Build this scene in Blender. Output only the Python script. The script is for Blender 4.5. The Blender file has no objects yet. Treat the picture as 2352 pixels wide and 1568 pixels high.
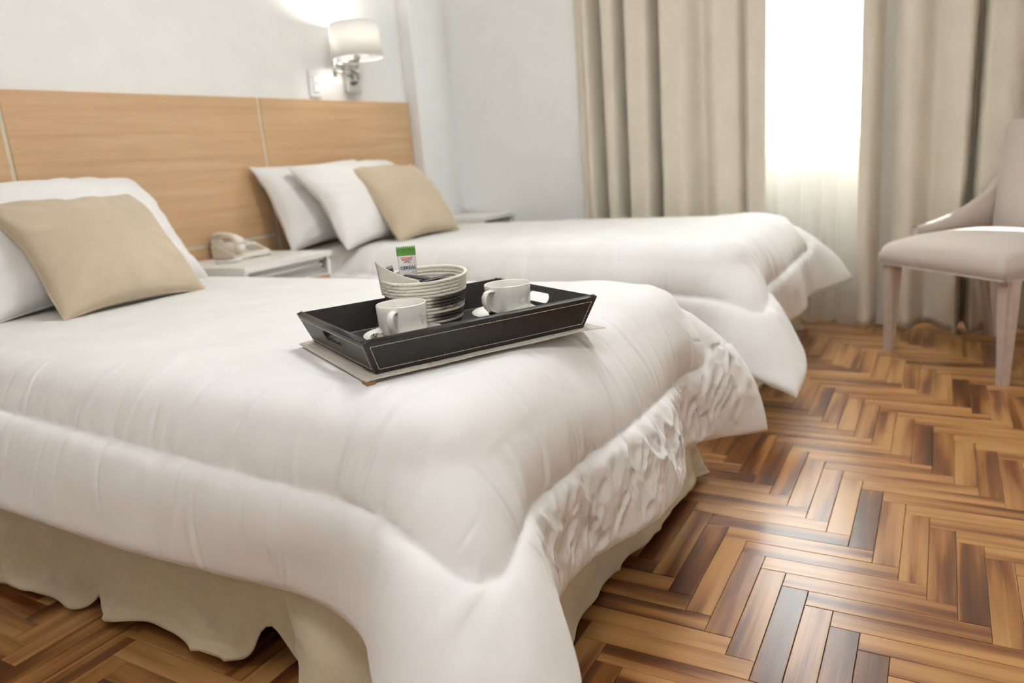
import bpy, bmesh, math, random
import numpy as np
from mathutils import Vector, Matrix, noise as mnoise

S = bpy.context.scene
COL = S.collection
random.seed(7)
RNG = np.random.default_rng(11)

# ------------------------------------------------------------------ camera
CAM_H = 0.87
yaw, pit, rol = (math.radians(a) for a in (30.2028, 13.8378, 4.5648))
fwd = Vector((math.cos(yaw) * math.cos(pit), math.sin(yaw) * math.cos(pit), -math.sin(pit)))
rgt = Vector((math.sin(yaw), -math.cos(yaw), 0.0))
dwn = fwd.cross(rgt)
rr = rgt * math.cos(rol) + dwn * math.sin(rol)
dd = dwn * math.cos(rol) - rgt * math.sin(rol)
cam_data = bpy.data.cameras.new('camera')
cam = bpy.data.objects.new('camera', cam_data)
COL.objects.link(cam)
m = Matrix.Identity(4)
for i in range(3):
    m[i][0] = rr[i]; m[i][1] = -dd[i]; m[i][2] = -fwd[i]
m[2][3] = CAM_H
cam.matrix_world = m
cam_data.sensor_width = 36.0
cam_data.lens = 1724.04 / 2352 * 36.0
cam_data.clip_start = 0.05
cam_data.dof.use_dof = True
cam_data.dof.focus_distance = 1.28
cam_data.dof.aperture_fstop = 2.8
S.camera = cam

# ------------------------------------------------------------------ world, sun, exposure
W = bpy.data.worlds.new('sky')
S.world = W
W.use_nodes = True
wn = W.node_tree.nodes
wn['Background'].inputs['Color'].default_value = (0.86, 0.94, 1.0, 1)
wn['Background'].inputs['Strength'].default_value = 10.0
S.view_settings.view_transform = 'Standard'
S.view_settings.look = 'None'
S.view_settings.gamma = 1.0
S.view_settings.use_curve_mapping = False
S.view_settings.exposure = 0.76
try:
    S.cycles.use_denoising = True
    S.cycles.max_bounces = 7
    S.cycles.diffuse_bounces = 4
    S.cycles.transparent_max_bounces = 12
    S.cycles.sample_clamp_indirect = 4.0
    S.cycles.blur_glossy = 1.0
    S.cycles.use_adaptive_sampling = True
    S.cycles.adaptive_threshold = 0.15
    S.cycles.adaptive_min_samples = 28
    S.cycles.caustics_reflective = False
    S.cycles.caustics_refractive = False
except Exception:
    pass

sun_d = bpy.data.lights.new('sun', 'SUN')
sun_d.energy = 80.0
sun_d.angle = math.radians(0.6)
sun_d.color = (1.0, 0.98, 0.95)
sun = bpy.data.objects.new('sun', sun_d)
COL.objects.link(sun)
sdir = Vector((-0.18, -0.42, -0.225))
sun.rotation_euler = sdir.to_track_quat('-Z', 'Y').to_euler()
sun.location = (6, 5, 5)

CEIL = 2.55
LAMP_AND_FILL = [(1.9, 0.8), (-0.15, 0.15)]  # room lamp, then an unseen fill added to brighten sides facing left
for i, (lx, ly) in enumerate(LAMP_AND_FILL):
    ld = bpy.data.lights.new('ceiling_lamp_or_fill_light', 'AREA')
    ld.shape = 'DISK'; ld.size = 0.62
    ld.energy = (10.3, 9.4)[i]
    ld.color = (0.845, 0.92, 1.0)
    lo = bpy.data.objects.new('ceiling_lamp_or_fill_light', ld)
    COL.objects.link(lo)
    lo.location = (lx, ly, CEIL - 0.105)

# ------------------------------------------------------------------ room constants
WALL_Y = 2.55      # wall behind the headboard
HB_Y = 2.53        # headboard face
WALL_X = 3.78      # window wall
LEFT_X, BACK_Y = -1.1, -2.1
CURT_X = 3.53

# ------------------------------------------------------------------ material helpers
def lin(r, g, b):
    f = lambda c: ((c / 255) / 12.92 if c / 255 <= 0.04045 else ((c / 255 + 0.055) / 1.055) ** 2.4)
    return (f(r), f(g), f(b), 1.0)

class NT:
    def __init__(self, name):
        self.m = bpy.data.materials.new(name)
        self.m.use_nodes = True
        self.t = self.m.node_tree
        self.n = self.t.nodes
        self.b = self.n['Principled BSDF']
        self.out = self.n['Material Output']
    def add(self, typ, **kw):
        nd = self.n.new(typ)
        for k, v in kw.items():
            if k.startswith('i_'):
                key = k[2:]
                nd.inputs[int(key) if key.isdigit() else key].default_value = v
            else:
                setattr(nd, k, v)
        return nd
    def link(self, a, b):
        self.t.links.new(a, b)
    def set(self, **kw):
        for k, v in kw.items():
            self.b.inputs[k.replace('_', ' ')].default_value = v
        return self
    def coord(self, kind='Object', scale=(1, 1, 1)):
        tc = self.add('ShaderNodeTexCoord')
        mp = self.add('ShaderNodeMapping')
        mp.inputs['Scale'].default_value = scale
        self.link(tc.outputs[kind], mp.inputs['Vector'])
        return mp.outputs['Vector']
    def noise(self, vec, scale, detail=3, rough=0.5, dist=0.0):
        nd = self.add('ShaderNodeTexNoise')
        nd.inputs['Scale'].default_value = scale
        nd.inputs['Detail'].default_value = detail
        nd.inputs['Roughness'].default_value = rough
        nd.inputs['Distortion'].default_value = dist
        if vec is not None:
            self.link(vec, nd.inputs['Vector'])
        return nd.outputs['Fac']
    def ramp(self, fac, stops, interp='LINEAR'):
        nd = self.add('ShaderNodeValToRGB')
        cr = nd.color_ramp
        cr.interpolation = interp
        while len(cr.elements) < len(stops):
            cr.elements.new(0.5)
        for e, (p, c) in zip(cr.elements, stops):
            e.position = p; e.color = c
        self.link(fac, nd.inputs['Fac'])
        return nd.outputs['Color']
    def bump(self, h, strength=0.3, dist=0.002, prev=None):
        nd = self.add('ShaderNodeBump')
        nd.inputs['Strength'].default_value = strength
        nd.inputs['Distance'].default_value = dist
        self.link(h, nd.inputs['Height'])
        if prev is not None:
            self.link(prev, nd.inputs['Normal'])
        return nd.outputs['Normal']
    def color(self, c):
        self.link(c, self.b.inputs['Base Color'])
    def normal(self, n):
        self.link(n, self.b.inputs['Normal'])

def mat_plain(name, col, rough=0.5, metal=0.0, nscale=40, var=0.05, bump=0.1, bdist=0.001):
    k = NT(name)
    v = k.coord('Object')
    f = k.noise(v, nscale, 1)
    a = tuple(max(0, c * (1 - var)) for c in col[:3]) + (1,)
    b = tuple(min(1, c * (1 + var)) for c in col[:3]) + (1,)
    k.color(k.ramp(f, [(0.3, a), (0.7, b)]))
    k.set(Roughness=rough, Metallic=metal)
    if bump > 0:
        k.normal(k.bump(f, bump, bdist))
    return k.m

def mat_fabric(name, col, weave=900, rough=0.9, var=0.06, bump=0.35, sheen=0.3, wrinkle=0.0, blotch=6, bd=0.0006):
    k = NT(name)
    v = k.coord('Object')
    # crossed thread pattern from two stretched noises
    a = k.noise(k.coord('Object', (weave, weave * 0.12, weave * 0.12)), 1, 0)
    b = k.noise(k.coord('Object', (weave * 0.12, weave, weave)), 1, 0)
    mx = k.add('ShaderNodeMath', operation='ADD'); k.link(a, mx.inputs[0]); k.link(b, mx.inputs[1])
    hf = k.add('ShaderNodeMath', operation='MULTIPLY'); k.link(mx.outputs[0], hf.inputs[0]); hf.inputs[1].default_value = 0.5
    bl = k.noise(v, blotch, 2)
    mm = k.add('ShaderNodeMix', data_type='FLOAT'); mm.inputs[0].default_value = 0.5
    k.link(hf.outputs[0], mm.inputs[2]); k.link(bl, mm.inputs[3])
    c0 = tuple(c * (1 - var) for c in col[:3]) + (1,)
    c1 = tuple(min(1, c * (1 + var)) for c in col[:3]) + (1,)
    k.color(k.ramp(mm.outputs[0], [(0.35, c0), (0.65, c1)]))
    k.set(Roughness=rough)
    k.b.inputs['Sheen Weight'].default_value = sheen
    k.b.inputs['Sheen Roughness'].default_value = 0.5
    nrm = k.bump(hf.outputs[0], bump, bd)
    if wrinkle > 0:
        w = k.noise(v, 14, 3, 0.6)
        nrm = k.bump(w, wrinkle, 0.01, nrm)
    k.normal(nrm)
    return k.m

def mat_wood(name, c_dark, c_mid, c_light, axis_scale=(1.2, 30, 30), rough=0.45, sc=3.0):
    k = NT(name)
    v = k.coord('Object', axis_scale)
    f1 = k.noise(v, sc, 5, 0.6, 0.6)
    v2 = k.coord('Object', tuple(a * 5 for a in axis_scale))
    f2 = k.noise(v2, sc, 3, 0.6)
    mm = k.add('ShaderNodeMix', data_type='FLOAT'); mm.inputs[0].default_value = 0.35
    k.link(f1, mm.inputs[2]); k.link(f2, mm.inputs[3])
    k.color(k.ramp(mm.outputs[0], [(0.28, c_dark), (0.5, c_mid), (0.72, c_light)]))
    k.set(Roughness=rough)
    k.normal(k.bump(f2, 0.12, 0.0008))
    return k.m

MAT = {}
MAT['wall'] = mat_plain('wall_paint', lin(246, 245, 242), 0.75, nscale=9, var=0.012, bump=0.0)
MAT['wall_cool'] = mat_plain('wall_paint_window', lin(248, 248, 246), 0.75, nscale=9, var=0.012, bump=0.0)
MAT['ceiling'] = mat_plain('ceiling_paint', lin(252, 252, 250), 0.8, nscale=9, var=0.01, bump=0.0)
MAT['oak'] = mat_wood('light_oak_veneer', lin(186, 148, 106), lin(202, 165, 124), lin(214, 181, 142), (0.5, 14, 14), 0.5, 2.4)
MAT['seam'] = mat_plain('pale_seam_strip', lin(214, 206, 182), 0.45, nscale=60)
MAT['laminate'] = mat_plain('white_laminate', lin(240, 238, 232), 0.4, nscale=30, var=0.01, bump=0.03)
MAT['alu'] = mat_plain('brushed_aluminium', lin(176, 174, 172), 0.38, 0.85, nscale=120, var=0.06, bump=0.05)
MAT['shade_and_cap'] = mat_plain('dark_niche_shade_and_cap', lin(46, 42, 38), 0.8)  # niche shade put into a dark colour, also used for the pull cap
MAT['chrome'] = mat_plain('satin_chrome', lin(205, 203, 200), 0.22, 0.95, nscale=80, var=0.03, bump=0.02)
MAT['plastic'] = mat_plain('cream_plastic', lin(233, 226, 214), 0.4, nscale=50, var=0.02, bump=0.03)
MAT['plastic_dark'] = mat_plain('grey_plastic', lin(96, 92, 86), 0.5)
MAT['plastic_key'] = mat_plain('beige_key_plastic', lin(206, 196, 180), 0.5)
MAT['red'] = mat_plain('red_print', lin(214, 96, 84), 0.5)
MAT['whiteplastic'] = mat_plain('white_plastic', lin(240, 240, 238), 0.35, nscale=50, var=0.01, bump=0.02)
MAT['cushion'] = mat_fabric('beige_linen', lin(196, 178, 152), 700, 0.95, 0.07, 0.5, 0.25)
MAT['pillow'] = mat_fabric('white_pillowcase', lin(238, 235, 231), 1200, 0.9, 0.015, 0.2, 0.2, 0.12)
MAT['skirt'] = mat_fabric('tan_skirt_cotton', lin(206, 193, 163), 800, 0.95, 0.07, 0.5, 0.2, 0.05)
MAT['curtain'] = mat_fabric('beige_curtain_linen', lin(216, 207, 189), 500, 0.95, 0.05, 0.5, 0.15, 0.0)
MAT['chair_fabric'] = mat_fabric('greige_upholstery', lin(190, 178, 168), 900, 0.85, 0.05, 0.4, 0.25)
MAT['chair_wood'] = mat_plain('pale_painted_wood', lin(196, 178, 166), 0.5, nscale=40, var=0.05, bump=0.08)
MAT['mattress'] = mat_fabric('white_mattress_ticking', lin(230, 226, 220), 600)
MAT['porcelain'] = mat_plain('white_porcelain', lin(240, 237, 229), 0.12, nscale=20, var=0.008, bump=0.0)
MAT['porcelain'].node_tree.nodes['Principled BSDF'].inputs['Coat Weight'].default_value = 0.4
MAT['steel'] = mat_plain('polished_steel', lin(200, 196, 190), 0.15, 1.0, nscale=60, var=0.03, bump=0.0)
MAT['stitch'] = mat_plain('cream_thread', lin(232, 222, 200), 0.8, nscale=300, bump=0.1)
MAT['paper'] = mat_plain('white_paper', lin(240, 235, 226), 0.8, nscale=200, var=0.02, bump=0.06)
MAT['glass_frame'] = mat_plain('white_window_frame', lin(236, 236, 234), 0.4)
MAT['sachet_dark'] = mat_plain('black_sachet', lin(38, 36, 38), 0.35, nscale=90, var=0.2)
MAT['sachet_grey'] = mat_plain('grey_green_sachet', lin(150, 158, 130), 0.4, nscale=90, var=0.3)
MAT['wrap_green'] = mat_plain('green_wrapper', lin(96, 152, 62), 0.35, nscale=120, var=0.12)
MAT['wrap_white'] = mat_plain('white_wrapper', lin(240, 236, 232), 0.35, nscale=60, var=0.02)
MAT['ink_navy'] = mat_plain('navy_ink', lin(44, 52, 104), 0.5)
MAT['ink_red'] = mat_plain('red_ink', lin(206, 104, 100), 0.5)
MAT['board'] = mat_wood('brown_board_wood', lin(120, 78, 36), lin(158, 108, 58), lin(176, 126, 74), (2, 30, 30), 0.5)

def make_leather():
    k = NT('black_leatherette')
    v = k.coord('Object')
    vo = k.add('ShaderNodeTexVoronoi'); vo.inputs['Scale'].default_value = 600
    k.link(v, vo.inputs['Vector'])
    f = k.noise(v, 60, 3)
    k.color(k.ramp(f, [(0.3, lin(30, 27, 25)), (0.7, lin(44, 40, 37))]))
    k.set(Roughness=0.42)
    k.normal(k.bump(vo.outputs['Distance'], 0.35, 0.0006))
    return k.m
MAT['leather'] = make_leather()

def make_duvet():
    k = NT('white_duvet_cotton')
    v = k.coord('UV')
    b1 = k.noise(v, 24, 3, 0.62)
    cr = k.ramp(k.noise(v, 7, 3), [(0.3, lin(230, 227, 222)), (0.7, lin(237, 235, 231))])
    k.color(cr)
    k.set(Roughness=0.85)
    k.b.inputs['Sheen Weight'].default_value = 0.2
    n1 = k.bump(b1, 0.14, 0.010)
    k.normal(n1)
    return k.m
MAT['duvet'] = make_duvet()

def make_floor_wood():
    k = NT('two_tone_parquet_wood')
    at = k.add('ShaderNodeAttribute'); at.attribute_name = 'pco'
    sx = k.add('ShaderNodeSeparateXYZ'); k.link(at.outputs['Vector'], sx.inputs[0])
    # long axis x (m), short axis y (m), z = random seed
    def vec(a, b, c):
        nd = k.add('ShaderNodeCombineXYZ')
        for i, (src, s) in enumerate(((0, a), (1, b), (2, c))):
            mu = k.add('ShaderNodeMath', operation='MULTIPLY'); mu.inputs[1].default_value = s
            k.link(sx.outputs[src], mu.inputs[0]); k.link(mu.outputs[0], nd.inputs[i])
        return nd.outputs[0]
    heart = k.noise(vec(2.2, 26, 37.0), 1, 1, 0.4)       # broad heartwood / sapwood bands
    tone = k.add('ShaderNodeAttribute'); tone.attribute_name = 'tone'
    ad = k.add('ShaderNodeMath', operation='ADD'); k.link(heart, ad.inputs[0]); k.link(tone.outputs['Fac'], ad.inputs[1])
    grain = k.noise(vec(9, 420, 53.0), 1, 2, 0.5)
    streak = k.noise(vec(3, 110, 71.0), 1, 2, 0.5)
    g1 = k.add('ShaderNodeMath', operation='MULTIPLY_ADD'); k.link(grain, g1.inputs[0]); g1.inputs[1].default_value = 0.20; k.link(ad.outputs[0], g1.inputs[2])
    g2 = k.add('ShaderNodeMath', operation='MULTIPLY_ADD'); k.link(streak, g2.inputs[0]); g2.inputs[1].default_value = 0.20; k.link(g1.outputs[0], g2.inputs[2])
    c = k.ramp(g2.outputs[0], [(0.34, lin(70, 38, 20)), (0.52, lin(98, 57, 30)), (0.62, lin(120, 71, 36)), (0.72, lin(156, 105, 57)), (0.90, lin(182, 134, 81))])
    k.color(c)
    k.b.inputs['Roughness'].default_value = 0.29
    k.b.inputs['Coat Weight'].default_value = 0.25
    k.b.inputs['Coat Roughness'].default_value = 0.22
    k.normal(k.bump(grain, 0.08, 0.0006))
    return k.m
MAT['floor'] = make_floor_wood()
MAT['floor_base'] = mat_plain('dark_floor_joint', lin(40, 24, 14), 0.8)

def make_sheer():
    k = NT('white_sheer_voile')
    k.n.remove(k.b)
    v = k.coord('Object', (400, 400, 60))
    f = k.noise(v, 1, 2)
    tl = k.add('ShaderNodeBsdfTranslucent'); tl.inputs['Color'].default_value = (0.9, 0.89, 0.86, 1)
    df = k.add('ShaderNodeBsdfDiffuse'); df.inputs['Color'].default_value = (0.88, 0.86, 0.82, 1)
    tr = k.add('ShaderNodeBsdfTransparent'); tr.inputs['Color'].default_value = (1, 1, 1, 1)
    m1 = k.add('ShaderNodeMixShader'); m1.inputs[0].default_value = 0.5
    k.link(df.outputs[0], m1.inputs[1]); k.link(tl.outputs[0], m1.inputs[2])
    m2 = k.add('ShaderNodeMixShader')
    rm = k.add('ShaderNodeMapRange'); k.link(f, rm.inputs[0])
    rm.inputs[3].default_value = 0.16; rm.inputs[4].default_value = 0.26
    k.link(rm.outputs[0], m2.inputs[0])
    k.link(m1.outputs[0], m2.inputs[1]); k.link(tr.outputs[0], m2.inputs[2])
    k.link(m2.outputs[0], k.out.inputs['Surface'])
    return k.m
MAT['sheer'] = make_sheer()

def make_pane():
    k = NT('window_glass')
    k.n.remove(k.b)
    tr = k.add('ShaderNodeBsdfTransparent'); tr.inputs['Color'].default_value = (0.95, 0.97, 0.97, 1)
    gl = k.add('ShaderNodeBsdfGlossy'); gl.inputs['Roughness'].default_value = 0.02
    mx = k.add('ShaderNodeMixShader'); mx.inputs[0].default_value = 0.06
    k.link(tr.outputs[0], mx.inputs[1]); k.link(gl.outputs[0], mx.inputs[2])
    k.link(mx.outputs[0], k.out.inputs['Surface'])
    return k.m
MAT['pane'] = make_pane()

def make_shade():
    k = NT('white_lampshade_fabric')
    k.n.remove(k.b)
    v = k.coord('Object', (500, 500, 500))
    f = k.noise(v, 1, 2)
    c = k.ramp(f, [(0.3, (0.86, 0.85, 0.82, 1)), (0.7, (0.93, 0.92, 0.9, 1))])
    tl = k.add('ShaderNodeBsdfTranslucent'); k.link(c, tl.inputs['Color'])
    df = k.add('ShaderNodeBsdfDiffuse'); k.link(c, df.inputs['Color'])
    mx = k.add('ShaderNodeMixShader'); mx.inputs[0].default_value = 0.55
    k.link(df.outputs[0], mx.inputs[1]); k.link(tl.outputs[0], mx.inputs[2])
    k.link(mx.outputs[0], k.out.inputs['Surface'])
    return k.m
MAT['shade'] = make_shade()

def make_emit(name, col, s):
    k = NT(name)
    k.set(Roughness=0.4)
    k.b.inputs['Base Color'].default_value = col
    k.b.inputs['Emission Color'].default_value = col
    k.b.inputs['Emission Strength'].default_value = s
    return k.m
MAT['bulb'] = make_emit('lit_bulb_glass', (1, 0.95, 0.88, 1), 25)
MAT['lampglass'] = make_emit('lit_opal_glass', (1, 0.94, 0.86, 1), 6)

for n_ in ('bulb', 'lampglass'):
    MAT[n_].cycles.emission_sampling = 'NONE'     # their lamps carry the light

def make_mat_weave():
    k = NT('woven_cream_mat')
    tc = k.add('ShaderNodeTexCoord')
    def wave(d):
        w = k.add('ShaderNodeTexWave', wave_type='BANDS', bands_direction=d, wave_profile='SIN')
        w.inputs['Scale'].default_value = 80
        k.link(tc.outputs['Object'], w.inputs['Vector'])
        return w.outputs['Fac']
    a, b = wave('X'), wave('Y')
    mu = k.add('ShaderNodeMath', operation='MULTIPLY'); k.link(a, mu.inputs[0]); k.link(b, mu.inputs[1])
    k.color(k.ramp(mu.outputs[0], [(0.05, lin(212, 200, 182)), (0.4, lin(238, 231, 219))]))
    k.set(Roughness=0.8)
    k.normal(k.bump(mu.outputs[0], 0.8, 0.002))
    return k.m
MAT['weave'] = make_mat_weave()

def make_rope():
    k = NT('coiled_cotton_rope')
    tc = k.add('ShaderNodeTexCoord')
    sx = k.add('ShaderNodeSeparateXYZ'); k.link(tc.outputs['Object'], sx.inputs[0])
    tw = k.noise(k.coord('Object', (1, 1, 1)), 260, 2)
    # grey dyed cord in the lower rows of one side: its own shape, from angle + height
    at = k.add('ShaderNodeMath', operation='ARCTAN2'); k.link(sx.outputs[1], at.inputs[0]); k.link(sx.outputs[0], at.inputs[1])
    ang = k.add('ShaderNodeMapRange'); k.link(at.outputs[0], ang.inputs[0])
    ang.inputs[1].default_value = -2.60; ang.inputs[2].default_value = -2.15
    rows = k.add('ShaderNodeAttribute'); rows.attribute_name = 'dark'
    mu = k.add('ShaderNodeMath', operation='MULTIPLY'); k.link(ang.outputs[0], mu.inputs[0]); k.link(rows.outputs['Fac'], mu.inputs[1])
    st = k.add('ShaderNodeMath', operation='MULTIPLY_ADD'); k.link(tw, st.inputs[0]); st.inputs[1].default_value = 0.3; st.inputs[2].default_value = -0.15
    s2 = k.add('ShaderNodeMath', operation='ADD'); k.link(mu.outputs[0], s2.inputs[0]); k.link(st.outputs[0], s2.inputs[1])
    k.color(k.ramp(s2.outputs[0], [(0.0, lin(238, 231, 218)), (0.35, lin(226, 218, 203)), (0.6, lin(120, 114, 104)), (1.0, lin(62, 58, 54))]))
    k.set(Roughness=0.9)
    w = k.add('ShaderNodeTexWave', wave_type='BANDS', bands_direction='DIAGONAL'); w.inputs['Scale'].default_value = 90
    k.link(tc.outputs['Object'], w.inputs['Vector'])
    k.normal(k.bump(w.outputs['Fac'], 0.5, 0.0012))
    return k.m
MAT['rope'] = make_rope()

# ------------------------------------------------------------------ object helpers
def link_mesh(name, me, mat, parent=None, smooth=True):
    o = bpy.data.objects.new(name, me)
    COL.objects.link(o)
    if mat is not None:
        if len(me.materials) == 0:
            me.materials.append(MAT[mat] if isinstance(mat, str) else mat)
    if smooth and len(me.polygons):
        me.polygons.foreach_set('use_smooth', [True] * len(me.polygons))
    if parent is not None:
        o.parent = parent
    return o

def from_bm(name, bm, mat, parent=None, smooth=False):
    bmesh.ops.recalc_face_normals(bm, faces=bm.faces[:])
    me = bpy.data.meshes.new(name)
    bm.to_mesh(me); bm.free()
    return link_mesh(name, me, mat, parent, smooth)

def from_py(name, verts, faces, mat, parent=None, smooth=True):
    me = bpy.data.meshes.new(name)
    me.from_pydata([tuple(map(float, v)) for v in verts], [], [tuple(map(int, f)) for f in faces])
    me.update()
    return link_mesh(name, me, mat, parent, smooth)

def bm_box(bm, lo, hi, bev=0.0, seg=2):
    r = bmesh.ops.create_cube(bm, size=1.0)
    vs = r['verts']
    for v in vs:
        v.co = Vector([(lo[i] + hi[i]) / 2 + v.co[i] * (hi[i] - lo[i]) for i in range(3)])
    if bev > 0:
        es = list({e for v in vs for e in v.link_edges})
        bmesh.ops.bevel(bm, geom=es, offset=bev, segments=seg, affect='EDGES', profile=0.5)

def box(name, lo, hi, mat, parent=None, bev=0.0, seg=2, smooth=False):
    bm = bmesh.new(); bm_box(bm, lo, hi, bev, seg)
    return from_bm(name, bm, mat, parent, smooth)

def lathe(name, prof, mat, parent=None, n=48, close=False, center=(0, 0, 0), scale=(1, 1)):
    vs, fs = [], []
    m_ = len(prof)
    for i in range(n):
        a = 2 * math.pi * i / n
        for r, z in prof:
            vs.append((center[0] + r * math.cos(a) * scale[0], center[1] + r * math.sin(a) * scale[1], center[2] + z))
    for i in range(n):
        j = (i + 1) % n
        for k in range(m_ - 1 if not close else m_):
            k2 = (k + 1) % m_
            fs.append((i * m_ + k, j * m_ + k, j * m_ + k2, i * m_ + k2))
    o = from_py(name, vs, fs, mat, parent)
    bm = bmesh.new(); bm.from_mesh(o.data)
    bmesh.ops.remove_doubles(bm, verts=bm.verts[:], dist=1e-5)
    bmesh.ops.recalc_face_normals(bm, faces=bm.faces[:])
    bm.to_mesh(o.data); bm.free()
    return o

def tube_geo(pts, rad, n=10, caps=True, flat=None):
    """sweep a circle (or ellipse when flat=(a,b)) along pts; rad may be a list"""
    pts = [Vector(p) for p in pts]
    N = len(pts)
    if not hasattr(rad, '__len__'):
        rad = [rad] * N
    vs, fs = [], []
    t0 = (pts[1] - pts[0]).normalized()
    up = Vector((0, 0, 1)) if abs(t0.z) < 0.9 else Vector((1, 0, 0))
    x = t0.cross(up).normalized(); y = x.cross(t0)
    for i, p in enumerate(pts):
        t = (pts[min(i + 1, N - 1)] - pts[max(i - 1, 0)]).normalized()
        x = (x - t * x.dot(t)).normalized(); y = t.cross(x)
        fa, fb = flat if flat else (1, 1)
        for k in range(n):
            a = 2 * math.pi * k / n
            vs.append(p + x * math.cos(a) * rad[i] * fa + y * math.sin(a) * rad[i] * fb)
    for i in range(N - 1):
        for k in range(n):
            k2 = (k + 1) % n
            fs.append((i * n + k, i * n + k2, (i + 1) * n + k2, (i + 1) * n + k))
    if caps:
        fs.append(tuple(range(n - 1, -1, -1)))
        fs.append(tuple((N - 1) * n + k for k in range(n)))
    return vs, fs

def tube(name, pts, rad, mat, parent=None, n=10, flat=None):
    v, f = tube_geo(pts, rad, n, True, flat)
    return from_py(name, v, f, mat, parent)

def empty(name, loc=(0, 0, 0), rz=0.0):
    o = bpy.data.objects.new(name, None)
    COL.objects.link(o)
    o.empty_display_size = 0.1
    o.location = loc; o.rotation_euler = (0, 0, rz)
    return o

def tag(o, label, cat, group=None):
    o['label'] = label; o['category'] = cat
    if group:
        o['group'] = group
    return o

def struct(o):
    o['kind'] = 'structure'
    return o

def grid_faces(nu, nv, wrap_u=False):
    i = np.arange(nu - (0 if wrap_u else 1)); j = np.arange(nv - 1)
    I, J = np.meshgrid(i, j, indexing='ij')
    I2 = (I + 1) % nu
    return np.stack([I * nv + J, I2 * nv + J, I2 * nv + J + 1, I * nv + J + 1], -1).reshape(-1, 4)

def np_mesh(name, V, F, mat, parent=None, uv=None, smooth=True):
    me = bpy.data.meshes.new(name)
    V = np.ascontiguousarray(V, dtype=np.float32); F = np.ascontiguousarray(F, dtype=np.int32)
    me.vertices.add(len(V)); me.vertices.foreach_set('co', V.ravel())
    nf, nk = F.shape
    me.loops.add(nf * nk); me.loops.foreach_set('vertex_index', F.ravel())
    me.polygons.add(nf); me.polygons.foreach_set('loop_start', np.arange(0, nf * nk, nk, dtype=np.int32))
    try:
        me.polygons.foreach_set('loop_total', np.full(nf, nk, dtype=np.int32))
    except Exception:
        pass
    me.update(calc_edges=True)
    if uv is not None:
        l = me.uv_layers.new(name='UVMap')
        l.data.foreach_set('uv', np.ascontiguousarray(uv[F.ravel()], dtype=np.float32).ravel())
    me.validate()
    return link_mesh(name, me, mat, parent, smooth)

# value noise on numpy arrays (smooth, seedable)
def vnoise(x, y, seed=0):
    r = np.random.default_rng(seed)
    T = r.random((64, 64))
    xi = np.floor(x).astype(int); yi = np.floor(y).astype(int)
    fx = x - xi; fy = y - yi
    fx = fx * fx * (3 - 2 * fx); fy = fy * fy * (3 - 2 * fy)
    a = T[xi % 64, yi % 64]; b = T[(xi + 1) % 64, yi % 64]
    c = T[xi % 64, (yi + 1) % 64]; d = T[(xi + 1) % 64, (yi + 1) % 64]
    return (a * (1 - fx) + b * fx) * (1 - fy) + (c * (1 - fx) + d * fx) * fy

def fbm(x, y, seed=0, octv=3):
    s = 0; a = 1; t = 0
    for o in range(octv):
        s = s + a * vnoise(x * 2 ** o, y * 2 ** o, seed + o); t += a; a *= 0.5
    return s / t

# ================================================================== THE SETTING
# floor base under the parquet
floor = struct(box('floor', (LEFT_X, BACK_Y, -0.06), (WALL_X + 0.1, WALL_Y + 0.1, -0.009), 'floor_base'))

# herringbone parquet: blocks run along X and along Y
PW = 0.0504; PL = PW * 6
POX, POY = 1.5985, 0.3887
blocks = []
for k in range(-90, 90):
    for q in range(-12, 13):
        ox = POX + q * PL - k * PW; oy = POY - q * PL - k * PW
        # block along Y
        blocks.append((ox - PW / 2, oy - PL / 2, 'Y', k, q))
        # block along X
        blocks.append((ox - PL / 2, oy + PW / 2, 'X', k, q))
def to_px(p):
    v = Vector(p) - Vector((0, 0, CAM_H))
    z = v.dot(fwd)
    if z < 0.15:
        return None
    return (1176 + 1724.04 * v.dot(rr) / z, 784 + 1724.04 * v.dot(dd) / z, z)
BEDS_FOOT = [(0.86, 0.62, 1.72, 2.5), (2.50, 0.62, 3.40, 2.5)]
cand, rest = [], []
for b in blocks:
    x, y, d, k, q = b
    hx, hy = (PL / 2, PW / 2) if d == 'X' else (PW / 2, PL / 2)
    if x + hx < LEFT_X or x - hx > WALL_X or y + hy < BACK_Y or y - hy > WALL_Y:
        continue
    under = any(a[0] < x < a[2] and a[1] < y < a[3] for a in BEDS_FOOT)
    between = 1.95 < x < 2.40 and y > 0.75
    hidden_strip = x > 2.4 and y > 0.75
    p = to_px((x, y, 0))
    vis = False
    if p and not under and not between and not hidden_strip:
        e = [to_px((x + sx * hx, y + sy * hy, 0)) for sx in (-1, 1) for sy in (-1, 1)]
        if all(e):
            vis = any(0 < u[0] < 2352 and 0 < u[1] < 1568 for u in e)
            # what the near bed and its cover hide
            if x < 1.85 and y > 0.45 and x > 0.80: vis = False
            if x < 0.75 and 0 < p[0] < 2352 and p[1] > 1600: vis = False
    if vis:
        cand.append((PL * PW / p[2] ** 3, b))
    else:
        rest.append(b)
cand.sort(key=lambda t: -t[0])
singles = [b for _, b in cand[:298]]
rest += [b for _, b in cand[298:]]
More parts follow.
